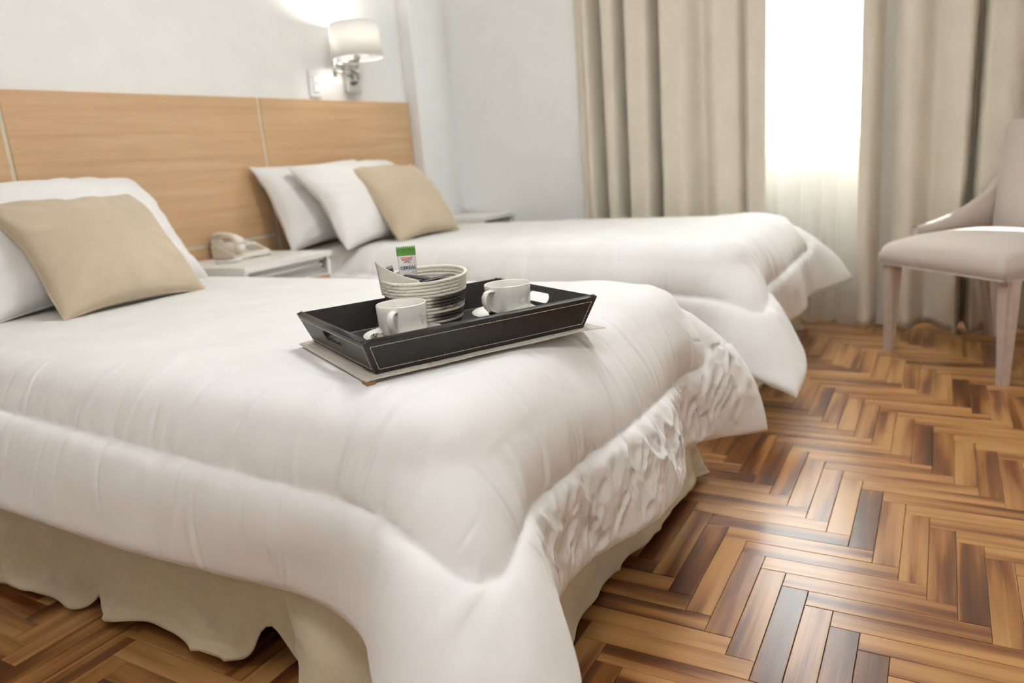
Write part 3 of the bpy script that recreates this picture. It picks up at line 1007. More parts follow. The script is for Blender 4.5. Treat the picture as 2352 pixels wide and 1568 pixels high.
#@@REST
# ================================================================== PILLOWS AND CUSHIONS
def pillow(name, w, h, t, mat, bl, br, up, seed, label, cat, group=None, ears=0.05, wr=0.004, piping=False, soft=1.0):
    """soft square pillow; bl, br = bottom corners in the world, up = vector along its height"""
    n = 56
    u = np.linspace(-1, 1, n); U, V_ = np.meshgrid(u, u, indexing='ij')
    prof = np.clip((1 - U ** 2), 0, 1) ** 0.5 * np.clip((1 - V_ ** 2), 0, 1) ** 0.5
    th = t / 2 * prof ** 0.85
    # edges drawn in between the corners
    wob = lambda a, s_: (vnoise(a * 1.7 + 11, a * 0 + s_, seed + s_) - 0.5)
    px = w / 2 * U * (1 - ears * (1 - V_ ** 2) * np.abs(U) ** 3) + 0.035 * w * wob(V_, 3) * np.abs(U) ** 3 * np.sign(U)
    py = h / 2 * V_ * (1 - ears * (1 - U ** 2) * np.abs(V_) ** 3) + 0.05 * h * wob(U, 4) * np.abs(V_) ** 3 * (V_ > 0)
    bend = 0.10 * h * (V_ ** 2) * (V_ > 0) + 0.03 * w * U ** 2
    rim = np.clip(np.minimum(1 - np.abs(U), 1 - np.abs(V_)) / 0.25, 0, 1)
    # wrinkles run in from the corners and edges
    ang = np.arctan2(V_, U)
    rad = np.hypot(U, V_)
    cr = (vnoise(ang * 7 + 20, rad * 1.5 + seed, seed) - 0.5) * np.clip((rad - 0.45), 0, 1)
    lo = (fbm(U * 1.6 + 7, V_ * 1.6 + 3, seed + 2, 3) - 0.5)
    fr = th + (wr * 3.0 * cr + wr * 1.6 * lo) * np.clip(rim * 2, 0, 1)
    cr2 = (vnoise(ang * 7 + 40, rad * 1.5 + seed, seed + 5) - 0.5) * np.clip((rad - 0.45), 0, 1)
    bk = -th + wr * 3 * cr2 * np.clip(rim * 2, 0, 1)
    A = np.stack([px, py, fr - bend], -1).reshape(-1, 3)
    B = np.stack([px, py, bk - 0.003 - bend], -1).reshape(-1, 3)
    F = grid_faces(n, n)
    idx = np.arange(n * n).reshape(n, n)
    loop = list(idx[:, 0]) + list(idx[-1, 1:]) + list(idx[-2::-1, -1]) + list(idx[0, -2:0:-1])
    rimf = np.array([(b_, a, a + n * n, b_ + n * n) for a, b_ in zip(loop, loop[1:] + loop[:1])])
    FF = np.concatenate([F, F[:, ::-1] + n * n, rimf])
    bl = Vector(bl); br = Vector(br)
    ex = (br - bl).normalized(); up = Vector(up); ey = (up - ex * up.dot(ex)).normalized(); ez = ex.cross(ey)
    ctr = (bl + br) / 2 + ey * h / 2
    M = Matrix.Identity(4)
    for i in range(3):
        M[i][0] = ex[i]; M[i][1] = ey[i]; M[i][2] = ez[i]; M[i][3] = ctr[i]
    base = (bl + br) / 2
    e = tag(empty(name, base), label, cat, group)
    o = np_mesh('cover', np.concatenate([A, B]), FF, mat, e)
    o.matrix_parent_inverse = Matrix.Translation(base).inverted()
    o.matrix_world = M
    o.matrix_basis = M
    # stitched edge seam as a thin welt around the rim
    pts = []
    q_ = lambda i, j: (px[i, j], py[i, j], -0.0015 - bend[i, j])
    ring = [q_(i, 0) for i in range(n)] + [q_(-1, j) for j in range(1, n)] + [q_(i, -1) for i in range(n - 2, -1, -1)] + [q_(0, j) for j in range(n - 2, 0, -1)]
    ring.append(ring[0])
    v, f = tube_geo(ring, 0.0028 if piping else 0.002, 6, False)
    s = from_py('edge_seam', v, f, mat, e)
    s.matrix_parent_inverse = Matrix.Translation(base).inverted()
    s.matrix_basis = M
    return e
PZ = 0.562
# near bed
pillow('cushion', 0.43, 0.415, 0.13, 'cushion', (1.062, 1.915, PZ), (1.487, 1.902, PZ - 0.004), (0.02, 0.255, 0.31), 4,
       'large beige linen cushion leaning on a white pillow, nearest bed', 'cushion', 'beige cushions', 0.08, 0.009, True)
pillow('pillow', 0.72, 0.45, 0.21, 'pillow', (0.965, 2.085, PZ), (1.675, 2.12, PZ), (-0.01, 0.235, 0.34), 9,
       'white pillow directly behind the cushion on the nearest bed', 'pillow', 'white pillows', 0.10, 0.012)
pillow('pillow', 0.66, 0.38, 0.15, 'pillow', (0.72, 2.34, PZ), (1.38, 2.35, PZ), (-0.01, 0.12, 0.36), 12,
       'rearmost white pillow on the nearest bed, against the headboard', 'pillow', 'white pillows', 0.10, 0.012)
# far bed
pillow('cushion', 0.43, 0.41, 0.13, 'cushion', (2.536, 1.975, PZ), (2.964, 1.945, PZ), (0.065, 0.23, 0.335), 14,
       'beige linen cushion leaning in front of the far bed pillows', 'cushion', 'beige cushions', 0.08, 0.008, True)
pillow('pillow', 0.68, 0.43, 0.15, 'pillow', (2.345, 2.085, PZ), (3.005, 2.105, PZ), (0.03, 0.22, 0.36), 21,
       'white pillow standing right behind the beige cushion, far bed', 'pillow', 'white pillows', 0.10, 0.012)
pillow('pillow', 0.68, 0.39, 0.17, 'pillow', (2.275, 2.325, PZ), (2.935, 2.34, PZ), (-0.06, 0.12, 0.36), 25,
       'white pillow leaning on the oak headboard at the left of the far bed', 'pillow', 'white pillows', 0.10, 0.012)

# ================================================================== NIGHTSTANDS
def nightstand(x0, x1, y0, y1, ztop, label, open_front):
    e = tag(empty('nightstand', ((x0 + x1) / 2, (y0 + y1) / 2, 0)), label, 'nightstand', 'white nightstands by the beds')
    inv = Matrix.Translation(e.location).inverted()
    def A(o):
        o.parent = e; o.matrix_parent_inverse = inv; return o
    tk = 0.022
    A(box('top', (x0, y0, ztop - tk), (x1, y1, ztop), 'laminate', None, 0.002))
    A(box('side_panel', (x0 + 0.004, y0 + 0.012, 0.0), (x0 + 0.022, y1, ztop - tk), 'laminate', None, 0.001))
    A(box('side_panel', (x1 - 0.022, y0 + 0.012, 0.0), (x1 - 0.004, y1, ztop - tk), 'laminate', None, 0.001))
    A(box('back_panel', (x0 + 0.022, y1 - 0.012, 0.05), (x1 - 0.022, y1, ztop - tk), 'laminate'))
    A(box('bottom_shelf', (x0 + 0.022, y0 + 0.02, 0.06), (x1 - 0.022, y1 - 0.012, 0.08), 'laminate'))
    zd = ztop - tk - (0.07 if open_front else 0.05)
    A(box('shelf', (x0 + 0.022, y0 + 0.03, zd - 0.016), (x1 - 0.022, y1 - 0.012, zd), 'laminate'))
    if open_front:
        A(box('niche_shade', (x0 + 0.023, y0 + 0.12, zd), (x1 - 0.023, y0 + 0.125, ztop - tk), 'shade_and_cap'))  # dark plate standing in for the shade inside the open front
    z1 = zd - 0.018; n = 2
    hh = (z1 - 0.09) / n
    for i in range(n):
        a = z1 - (i + 1) * hh + 0.004; b_ = z1 - i * hh
        d = A(box('drawer_front', (x0 + 0.024, y0 + 0.004, a), (x1 - 0.024, y0 + 0.022, b_), 'oak', None, 0.0015))
        bm = bmesh.new()
        bm_box(bm, (x0 + 0.024, y0 + 0.002, b_), (x1 - 0.024, y0 + 0.022, b_ + 0.004))
        h_ = from_bm('pull_edge', bm, 'laminate'); h_.parent = d
        h_.matrix_parent_inverse = d.matrix_world.inverted() if False else Matrix.Identity(4)
    if not open_front:
        bm = bmesh.new()
        zc = zd + 0.002
        bm_box(bm, (x0 + 0.024, y0 + 0.020, zc), (x1 - 0.024, y0 + 0.026, ztop - tk - 0.001))
        bm_box(bm, (x0 + 0.024, y0 + 0.008, zc + 0.012), (x1 - 0.050, y0 + 0.022, zc + 0.030), 0.004, 2)
        A(from_bm('aluminium_pull', bm, 'alu'))
        A(box('pull_end_cap', (x1 - 0.050, y0 + 0.010, zc + 0.008), (x1 - 0.040, y0 + 0.020, zc + 0.036), 'shade_and_cap', None, 0.002))
    return e
NS_Z = 0.565
ns1 = nightstand(1.800, 2.240, 2.095, 2.526, NS_Z, 'white nightstand between the two beds, carrying the telephone', False)
ns2 = nightstand(3.440, 3.768, 2.115, 2.472, NS_Z, 'white nightstand in the corner beyond the far bed', True)

# ================================================================== TELEPHONE
ph = tag(empty('telephone', (2.06, 2.40, NS_Z), math.radians(-12)), 'cream corded desk telephone on the nightstand between the beds', 'telephone')
def prism(name, poly, x0, x1, mat, parent, bev=0.004):
    """polygon in (y, z) extruded along x"""
    bm = bmesh.new()
    a = [bm.verts.new((x0, y, z)) for y, z in poly]; b_ = [bm.verts.new((x1, y, z)) for y, z in poly]
    bm.faces.new(a); bm.faces.new(b_[::-1])
    for i in range(len(poly)):
        j = (i + 1) % len(poly)
        bm.faces.new((a[i], b_[i], b_[j], a[j]))
    bmesh.ops.bevel(bm, geom=bm.edges[:], offset=bev, segments=2, affect='EDGES')
    return from_bm(name, bm, mat, parent)
pb = prism('phone_base', [(-0.09, 0.0), (0.09, 0.0), (0.09, 0.058), (0.03, 0.05), (-0.09, 0.02)], -0.08, 0.08, 'plastic', ph, 0.005)
# keypad on the sloping face
for r in range(4):
    for c_ in range(3):
        y = -0.07 + r * 0.020; z = 0.0245 + (y + 0.09) * 0.25
        k_ = box('key', (0.0 + c_ * 0.021, y, z), (0.015 + c_ * 0.021, y + 0.013, z + 0.005), 'plastic_key', pb, 0.001)
lab = box('print_card', (-0.006, -0.012, 0.0445), (0.058, 0.028, 0.0505), 'whiteplastic', pb, 0.001)
lathe('red_dot', [(0.0, 0.0022), (0.009, 0.002), (0.0092, 0.0)], 'red', lab, 20, center=(0.022, 0.008, 0.0505))
# handset across the left side, resting in two cups
hs = tube('handset', [(-0.052, -0.10, 0.058), (-0.052, -0.085, 0.075), (-0.052, -0.05, 0.088), (-0.052, 0.0, 0.093), (-0.052, 0.05, 0.094), (-0.052, 0.08, 0.086), (-0.052, 0.098, 0.070)],
          [0.019, 0.019, 0.014, 0.013, 0.014, 0.019, 0.019], 'plastic', ph, 14, (1.15, 0.8))
lathe('earpiece', [(0, -0.004), (0.021, -0.004), (0.023, 0.008), (0.016, 0.018), (0, 0.02)], 'plastic', hs, 20, center=(-0.052, 0.082, 0.058))
lathe('mouthpiece', [(0, -0.004), (0.021, -0.004), (0.023, 0.008), (0.016, 0.018), (0, 0.02)], 'plastic', hs, 20, center=(-0.052, -0.088, 0.042))
pts = []
for i in range(420):
    t = i / 419; a = t * 2 * math.pi * 46
    c0 = Vector((-0.06 - 0.11 * t, -0.11 - 0.04 * math.sin(t * 3.1), 0.0085))
    pts.append(c0 + Vector((0.3 * math.cos(a), math.cos(a), math.sin(a))) * 0.0058)
tube('coiled_cord', pts, 0.0014, 'plastic', ph, 5)
box('cradle_foot', (-0.075, -0.085, -0.0), (0.075, -0.078, 0.012), 'plastic_dark', ph)

# ================================================================== WALL LAMP, SWITCH, KNOB
LX, LY = 2.885, 2.385
wl = tag(empty('wall_lamp', (3.01, WALL_Y, 1.285)), 'chrome swing-arm wall lamp with lit white drum shade', 'wall lamp')
winv = Matrix.Translation(wl.location).inverted()
def WL(o, par=None):
    o.parent = par or wl
    if par is None: o.matrix_parent_inverse = winv
    return o
bp = WL(box('backplate', (2.958, WALL_Y - 0.03, 1.225), (3.052, WALL_Y, 1.345), 'chrome', None, 0.006, 3))
v, f = tube_geo([(3.005, WALL_Y - 0.03, 1.272), (3.005, WALL_Y - 0.046, 1.272)], [0.011, 0.009], 16)
o = from_py('switch_knob', v, f, 'plastic_dark', bp)
WL(tube('pivot_post', [(3.02, WALL_Y - 0.05, 1.29), (3.02, WALL_Y - 0.05, 1.355)], 0.007, 'chrome', None, 12))
WL(tube('pivot_bracket', [(3.02, WALL_Y - 0.02, 1.325), (3.02, WALL_Y - 0.05, 1.325)], 0.008, 'chrome', None, 12))
for z in (1.308, 1.343):
    WL(tube('arm_bar', [(3.02, WALL_Y - 0.05, z), (2.755, 2.415, z - 0.006)], 0.0045, 'chrome', None, 10))
WL(tube('elbow_post', [(2.755, 2.415, 1.277), (2.755, 2.415, 1.352)], 0.0085, 'chrome', None, 12))
WL(tube('upper_arm', [(2.755, 2.415, 1.345), (2.82, 2.402, 1.346), (LX, LY, 1.348)], 0.0045, 'chrome', None, 10))
WL(lathe('socket', [(0.0, 0.0), (0.010, 0.0), (0.016, 0.02), (0.018, 0.05), (0.0, 0.05)], 'chrome', None, 20, center=(LX, LY, 1.345)))
WL(lathe('bulb', [(0.0, 0.0), (0.014, 0.0), (0.026, 0.025), (0.03, 0.045), (0.024, 0.064), (0.0, 0.074)], 'bulb', None, 20, center=(LX, LY, 1.395)))
sh = WL(lathe('lamp_shade', [(0.120, 0.0), (0.109, 0.150), (0.1075, 0.150), (0.1185, 0.0)], 'shade', None, 64, True, center=(LX, LY, 1.362)))
for (r_, z_) in ((0.1195, 1.363), (0.1087, 1.511)):
    ring = [(LX + r_ * math.cos(a * math.pi / 24), LY + r_ * math.sin(a * math.pi / 24), z_) for a in range(49)]
    v, f = tube_geo(ring, 0.0022, 6, False)
    from_py('rim_wire', v, f, 'whiteplastic', sh).matrix_parent_inverse = Matrix.Identity(4)
for a in (0, 2.1, 4.2):
    WL(tube('spider_wire', [(LX, LY, 1.395), (LX + 0.118 * math.cos(a), LY + 0.118 * math.sin(a), 1.38)], 0.0015, 'chrome', None, 6))
ld = bpy.data.lights.new('wall_lamp_light', 'POINT'); ld.energy = 2.6; ld.color = (1, 0.95, 0.9); ld.shadow_soft_size = 0.03
lo = bpy.data.objects.new('wall_lamp_light', ld); COL.objects.link(lo); lo.location = (LX, LY, 1.475); lo.parent = wl; lo.matrix_parent_inverse = winv

sw = tag(empty('wall_switch', (2.755, WALL_Y, 1.26)), 'white double switch plate on the wall left of the lamp', 'switch')
sinv = Matrix.Translation(sw.location).inverted()
def SWP(o):
    o.parent = sw; o.matrix_parent_inverse = sinv; return o
SWP(box('plate', (2.717, WALL_Y - 0.012, 1.200), (2.793, WALL_Y, 1.320), 'whiteplastic', None, 0.006, 3))
for z in (1.222, 1.262):
    SWP(box('rocker', (2.735, WALL_Y - 0.017, z), (2.775, WALL_Y - 0.010, z + 0.036), 'whiteplastic', None, 0.002))
kn = lathe('wall_stop', [(0.0, -0.002), (0.017, -0.002), (0.019, 0.004), (0.016, 0.016), (0.010, 0.022), (0.0, 0.024)], 'whiteplastic', None, 24)
kn.rotation_euler = (0, math.radians(-90), 0); kn.location = (WALL_X, 2.432, 0.595)
tag(kn, 'small round white stop on the wall above the corner nightstand', 'wall stop')

# ================================================================== CURTAINS
def curtain_profile(y, valleys, amp, seed):
    """plan offset towards the room (-x is out) with deep narrow valleys"""
    x = np.zeros_like(y)
    for (yc, w, d) in valleys:
        x += d * np.exp(-(np.abs(y - yc) / w) ** 2)
    x += amp * (fbm(y * 7 + seed, y * 0 + seed, seed, 2) - 0.5) * 2
    return x
def curtain(name, ya, yb, valleys, amp, seed, label, x_c, z0, z1, mat, thick, n=420, m_=60, hem=0.2, sway=0.02, hemamp=0.02):
    y = np.linspace(ya, yb, n); z = np.linspace(z1, z0, m_)
    Yg, Zg = np.meshgrid(y, z, indexing='ij')
    base = curtain_profile(y, valleys, amp, seed)[:, None]
    base_low = base * 1.25 + hemamp * np.sin(y * 2 * math.pi / 0.17 + seed)[:, None]
    f = np.clip((1.6 - Zg) / 1.6, 0, 1) ** 1.5
    Xg = x_c + base * (1 - f) + base_low * f
    Yg = Yg + sway * f * np.sin(Yg * 9 + seed) * 0.5 + 0.008 * (vnoise(Yg * 8, Zg * 3, seed) - 0.5) * f
    if hem:
        Xg += 0.004 * np.exp(-((Zg - hem) / 0.008) ** 2) - 0.002 * (Zg < hem)
    Zg = Zg + np.where(Zg < z0 + 0.001, 0.012 * np.clip(base_low / 0.05, -0.2, 1), 0) * 0
    zz = Zg.copy()
    k = (1 - (Zg - z0) / (z1 - z0)) ** 8
    zz += k * 0.012 * np.clip(base_low / 0.05, 0, 1.2)
    V = np.stack([Xg, Yg, zz], -1)
    e = tag(empty(name, (x_c, (ya + yb) / 2, 0)), label, 'curtain')
    if mat == 'sheer':
        o = np_mesh('voile', V.reshape(-1, 3), grid_faces(V.shape[0], V.shape[1]), mat, e)
    else:
        o = solid_sheet('drape', V, thick, mat, e)
    o.matrix_parent_inverse = Matrix.Translation(e.location).inverted()
    return e, V
ZT = 2.42
# dark valleys read off the folds: (y, half width, depth towards the window)
curtain('curtain', 0.690, 1.60,
        [(1.487, 0.022, 0.15), (1.362, 0.018, 0.15), (1.195, 0.018, 0.15), (0.985, 0.045, 0.075), (0.795, 0.012, 0.05), (0.755, 0.05, 0.035), (1.585, 0.03, 0.06)],
        0.006, 3, 'beige floor-length curtain gathered at the left of the bright window', CURT_X + 0.02, 0.012, ZT, 'curtain', 0.004, hem=0.2)
curtain('curtain', -0.95, 0.318,
        [(0.215, 0.040, 0.10), (0.045, 0.05, 0.065), (-0.105, 0.016, 0.13), (-0.27, 0.04, 0.06), (-0.42, 0.03, 0.08), (-0.58, 0.05, 0.06), (-0.75, 0.03, 0.08)],
        0.006, 8, 'beige floor-length curtain at the right of the window behind the chair', CURT_X + 0.04, 0.012, ZT, 'curtain', 0.004, hem=0.2, hemamp=0.028)
tag_e, _ = curtain('sheer_curtain', 0.18, 0.95, [(0.40, 0.014, 0.02), (0.47, 0.02, 0.025), (0.56, 0.02, 0.02), (0.66, 0.02, 0.02), (0.75, .02, .02), (0.85, 0.02, 0.02)], 0.006, 5,
        'translucent white sheer curtain glowing in front of the window', CURT_X + 0.12, 0.012, ZT, 'sheer', 0.0006, hem=0.06, hemamp=0.012)
rod = tag(empty('curtain_rail', (CURT_X + 0.06, 0.3, ZT)), 'white double curtain rail above the window', 'curtain rail')
for dx in (-0.05, 0.07):
    o = box('rail', (dx - 0.012, -1.35, 0.0), (dx + 0.012, 1.45, 0.03), 'whiteplastic', rod, 0.003)
for y in (-1.2, 0.0, 1.2):
    box('bracket', (-0.06, y, 0.03), (0.18, y + 0.03, 0.05), 'whiteplastic', rod, 0.002)

# ================================================================== CHAIR
C_FR, C_FL = Vector((2.865, -0.201, 0)), Vector((3.239, 0.162, 0))
ax_w = (C_FL - C_FR).normalized()               # along the front edge, towards the window
ax_d = Vector((ax_w.y, -ax_w.x, 0))             # towards the backrest
ch = tag(empty('chair', tuple((C_FR + C_FL) / 2 + ax_d * 0.22)), 'greige upholstered side chair with sloping arms by the curtain', 'chair')
CM = Matrix.Identity(4)
c0 = (C_FR + C_FL) / 2
for i in range(3):
    CM[i][0] = ax_w[i]; CM[i][1] = ax_d[i]; CM[i][2] = (0, 0, 1)[i]; CM[i][3] = c0[i]
cinv = Matrix.Translation(ch.location).inverted()
def CH(o, par=None):
    """local chair frame: x along the front edge, y to the back, z up"""
    if par is None:
        o.parent = ch; o.matrix_parent_inverse = cinv; o.matrix_basis = CM
    else:
        o.parent = par
    return o
def soft_slab(name, xs_, ys_, zb, zt, crown, mat, rnd=0.03, n=36, taper=0.0, wr=0.0, seed=0):
    """upholstered block: rounded sides, crowned top (local coordinates)"""
    u = np.linspace(0, 1, n); U, V_ = np.meshgrid(u, u, indexing='ij')
    cu, cv = 2 * U - 1, 2 * V_ - 1
    X_ = xs_[0] + (xs_[1] - xs_[0]) * U; Y_ = ys_[0] + (ys_[1] - ys_[0]) * V_
    edge = np.minimum(np.minimum(U * (xs_[1] - xs_[0]), (1 - U) * (xs_[1] - xs_[0])), np.minimum(V_ * (ys_[1] - ys_[0]), (1 - V_) * (ys_[1] - ys_[0])))
    q = np.clip(edge / rnd, 0, 1)
    Z_ = zt - rnd * (1 - np.sqrt(1 - (1 - q) ** 2)) + crown * (1 - cu ** 4) ** 0.8 * (1 - cv ** 4) ** 0.8
    if wr: Z_ += wr * (fbm(U * 4, V_ * 4, seed, 3) - 0.5)
    X_ = X_ * (1 - taper * V_)
    top = np.stack([X_, Y_, Z_], -1).reshape(-1, 3)
    k = np.clip(edge / rnd, 0, 1)
    bot = np.stack([X_, Y_, zb + 0.008 * (1 - k) ** 2], -1).reshape(-1, 3)
    F = grid_faces(n, n); idx = np.arange(n * n).reshape(n, n)
    loop = list(idx[:, 0]) + list(idx[-1, 1:]) + list(idx[-2::-1, -1]) + list(idx[0, -2:0:-1])
    rim = np.array([(b_, a, a + n * n, b_ + n * n) for a, b_ in zip(loop, loop[1:] + loop[:1])])
    return np_mesh(name, np.concatenate([top, bot]), np.concatenate([F, F[:, ::-1] + n * n, rim]), mat)
HWD = 0.262
seat = CH(soft_slab('seat', (-HWD - 0.022, HWD + 0.022), (-0.035, 0.475), 0.352, 0.425, 0.050, 'chair_fabric', 0.03, 44, 0.05))
# welt under the seat
w_ = [(-HWD - 0.02, -0.033), (HWD + 0.02, -0.033), ((HWD + 0.02) * 0.95, 0.455), (-(HWD + 0.02) * 0.95, 0.455), (-HWD - 0.02, -0.033)]
v, f = tube_geo([(a, b_, 0.357) for a, b_ in w_], 0.004, 6, False)
from_py('welt', v, f, 'chair_fabric', seat)
for sx in (-1, 1):
    for (y, lean) in ((0.012, 0.0), (0.425, 0.07)):
        bm = bmesh.new()
        r0, r1 = 0.017, 0.027
        x = sx * HWD * (1.0 if y < 0.2 else 0.9)
        lo_ = [bm.verts.new((x + a * r0, y + lean + b_ * r0, 0.0)) for a, b_ in ((-1, -1), (1, -1), (1, 1), (-1, 1))]
        hi_ = [bm.verts.new((x * 0.98 + a * r1, y + b_ * r1, 0.357)) for a, b_ in ((-1, -1), (1, -1), (1, 1), (-1, 1))]
        bm.faces.new(lo_[::-1]); bm.faces.new(hi_)
        for i in range(4):
            j = (i + 1) % 4; bm.faces.new((lo_[i], lo_[j], hi_[j], hi_[i]))
        bmesh.ops.bevel(bm, geom=[e_ for e_ in bm.edges if abs(e_.verts[0].co.z - e_.verts[1].co.z) > 0.1], offset=0.007, segments=3, affect='EDGES')
        CH(from_bm('leg', bm, 'chair_wood'))
# backrest: padded slab leaning back, rounded top corners
n, m_ = 30, 34
u = np.linspace(-1, 1, n); t = np.linspace(0, 1, m_)
U, T_ = np.meshgrid(u, t, indexing='ij')
hw = (0.228 - 0.004 * T_)
top_round = np.where(T_ > 0.93, np.sqrt(np.clip(1 - ((T_ - 0.93) / 0.07) ** 2, 0, 1)) * 0.10 + 0.90, 1.0)
Xb = U * hw * top_round
Zb = 0.40 + 0.455 * T_
Yc = 0.462 + 0.035 * T_ - 0.02 * U ** 2
th = 0.030 * (1 - U ** 6) ** 0.5 * np.clip(1 - (T_ ** 14), 0, 1) ** 0.5 + 0.004
A_ = np.stack([Xb, Yc - th, Zb], -1).reshape(-1, 3); B_ = np.stack([Xb, Yc + th * 0.8, Zb], -1).reshape(-1, 3)
F = grid_faces(n, m_); idx = np.arange(n * m_).reshape(n, m_)
loop = list(idx[:, 0]) + list(idx[-1, 1:]) + list(idx[-2::-1, -1]) + list(idx[0, -2:0:-1])
rim = np.array([(b_, a, a + n * m_, b_ + n * m_) for a, b_ in zip(loop, loop[1:] + loop[:1])])
CH(np_mesh('backrest', np.concatenate([A_, B_]), np.concatenate([F, F[:, ::-1] + n * m_, rim]), 'chair_fabric'))
# arms sweep from the backrest down to the front of the seat
for sx in (-1, 1):
    pts_t, rows = [], []
    N_ = 22
    prof = []
    for i in range(N_):
        t = i / (N_ - 1)
        y = 0.465 - (0.375 if sx > 0 else 0.33) * t
        ztop = 0.655 - 0.20 * (t ** 0.62) + 0.035 * t ** 3
        prof.append((y, ztop))
    xo = sx * 0.256; xi = sx * 0.220
    nn = 14
    vs, fs = [], []
    for (y, zt_) in prof:
        zb = 0.41
        for k in range(nn):
            a = math.pi * k / (nn - 1)
            # up the outer side, over the rounded top, down the inner side
            cx = (xo + xi) / 2 + math.cos(a) * (xo - xi) / 2
            cz = zt_ - 0.016 + 0.016 * math.sin(a)
            if k == 0 or k == nn - 1: cz = zb
            vs.append((cx, y, cz))
    for i in range(N_ - 1):
        for k in range(nn - 1):
            fs.append((i * nn + k, i * nn + k + 1, (i + 1) * nn + k + 1, (i + 1) * nn + k))
        fs.append((i * nn + nn - 1, i * nn, (i + 1) * nn, (i + 1) * nn + nn - 1))
    fs.append(tuple(range(nn))); fs.append(tuple((N_ - 1) * nn + k for k in range(nn - 1, -1, -1)))
    o = CH(from_py('arm', vs, fs, 'chair_fabric'))

# ================================================================== TRAY GROUP ON THE NEAR BED
TZ = TRAY_Z
def at_tray(o):
    o.location = (TC.x, TC.y, o.location.z); o.rotation_euler = (0, 0, TRAY_A); return o
# brown board corner and woven mat under the tray
bd = box('wooden_block', (-0.2240, -0.1758, 0), (-0.2100, -0.157, 0.0045), 'board', None, 0.001)
bd.location = (TC.x, TC.y, TZ); bd.rotation_euler = (0, 0, TRAY_A)
tag(bd, 'small flat brown wooden piece peeking out under the front corner of the placemat', 'wooden piece')
n1, n2 = 60, 44
U, V_ = np.meshgrid(np.linspace(-0.222, 0.232, n1), np.linspace(-0.172, 0.172, n2), indexing='ij')
ed = np.minimum(0.23 - np.abs(U), 0.172 - np.abs(V_))
Zm = 0.0068 + 0.004 * np.clip(1 - ed / 0.03, 0, 1) * (fbm(U * 14 + 9, V_ * 14, 4, 2) - 0.45) - 0.003 * np.clip((np.abs(U) - 0.205) / 0.03, 0, 1)
mt = solid_sheet('woven_mat', np.stack([U, V_, Zm], -1), 0.001, 'weave')
mt.location = (TC.x, TC.y, TZ); mt.rotation_euler = (0, 0, TRAY_A)
tag(mt, 'cream woven placemat lying under the black tray', 'placemat')
# tray
TB = TZ + 0.0085
tr = tag(empty('serving_tray', (TC.x, TC.y, TB), TRAY_A), 'black leatherette tray with white stitching and slotted handles', 'tray')
LX2, LY2 = 0.198, 0.150          # half size of the base
FX, FY, TH = 0.020, 0.017, 0.053  # flare and height
box('tray_floor', (-LX2, -LY2, 0), (LX2, LY2, 0.006), 'leather', tr, 0.001)
def wall_from_curve(name, a, b_, c, d, thick, slot, mat):
    """side wall: quad a,b (bottom) c,d (top) in 3-D, with an optional rounded slot; thickness inwards"""
    a, b_, c, d = map(Vector, (a, b_, c, d))
    ex = (b_ - a).normalized(); ey = ((d + c) / 2 - (a + b_) / 2).normalized(); nz = ex.cross(ey).normalized()
    o_ = (a + b_) / 2
    pt = lambda p: ((p - o_).dot(ex), (p - o_).dot(ey))
    poly = [pt(a), pt(b_), pt(c), pt(d)]
    cu = bpy.data.curves.new(name, 'CURVE'); cu.dimensions = '2D'; cu.fill_mode = 'BOTH'; cu.extrude = thick / 2; cu.bevel_depth = 0.0009; cu.bevel_resolution = 1
    def spl(ps):
        s = cu.splines.new('POLY'); s.points.add(len(ps) - 1); s.use_cyclic_u = True
        for p_, q_ in zip(s.points, ps): p_.co = (q_[0], q_[1], 0, 1)
    spl(poly)
    if slot:
        L_, R_, yc = slot
        ps = []
        for i in range(13): 
            t = -math.pi / 2 + math.pi * i / 12; ps.append((L_ / 2 + R_ * math.cos(t), yc + R_ * math.sin(t)))
        for i in range(13):
            t = math.pi / 2 + math.pi * i / 12; ps.append((-L_ / 2 + R_ * math.cos(t), yc + R_ * math.sin(t)))
        spl(ps)
    tmp = bpy.data.objects.new('tmp', cu); COL.objects.link(tmp)
    dg = bpy.context.evaluated_depsgraph_get()
    me = bpy.data.meshes.new_from_object(tmp.evaluated_get(dg))
    bpy.data.objects.remove(tmp)
    M = Matrix.Identity(4)
    off = o_ - nz * thick / 2
    for i in range(3):
        M[i][0] = ex[i]; M[i][1] = ey[i]; M[i][2] = nz[i]; M[i][3] = off[i]
    me.transform(M); me.materials.clear(); me.name = name
    ob = link_mesh(name, me, mat, tr, False)
    # saddle stitching: short dashes standing on the outer face
    inset = 0.0075
    def inp(p, q, r):   # corner q moved inwards
        q = Vector(q); e1 = (Vector(p) - q).normalized(); e2 = (Vector(r) - q).normalized()
        return q + (e1 + e2) * inset
    P4 = [pt(a), pt(b_), pt(c), pt(d)]
    Q4 = [inp(P4[i - 1], P4[i], P4[(i + 1) % 4]) for i in range(4)]
    vs, fs = [], []
    for i in range(4):
        p, q = Q4[i], Q4[(i + 1) % 4]
        ln = (q - p).length; nst = max(3, int(ln / 0.0042))
        for k in range(nst):
            s0 = p + (q - p) * (k + 0.12) / nst; s1 = p + (q - p) * (k + 0.9) / nst
            A3 = o_ + ex * s0.x + ey * s0.y + nz * 0.0012; B3 = o_ + ex * s1.x + ey * s1.y + nz * 0.0012
            v_, f_ = tube_geo([A3, (A3 + B3) / 2 + nz * 0.0003, B3], [0.0004, 0.00055, 0.0004], 5)
            n0 = len(vs); vs += v_; fs += [tuple(n0 + x_ for x_ in ff) for ff in f_]
    from_py('stitching', vs, fs, 'stitch', ob)
    return ob
bx, by, tx, ty = LX2, LY2, LX2 + FX, LY2 + FY
z0, z1 = 0.0, TH
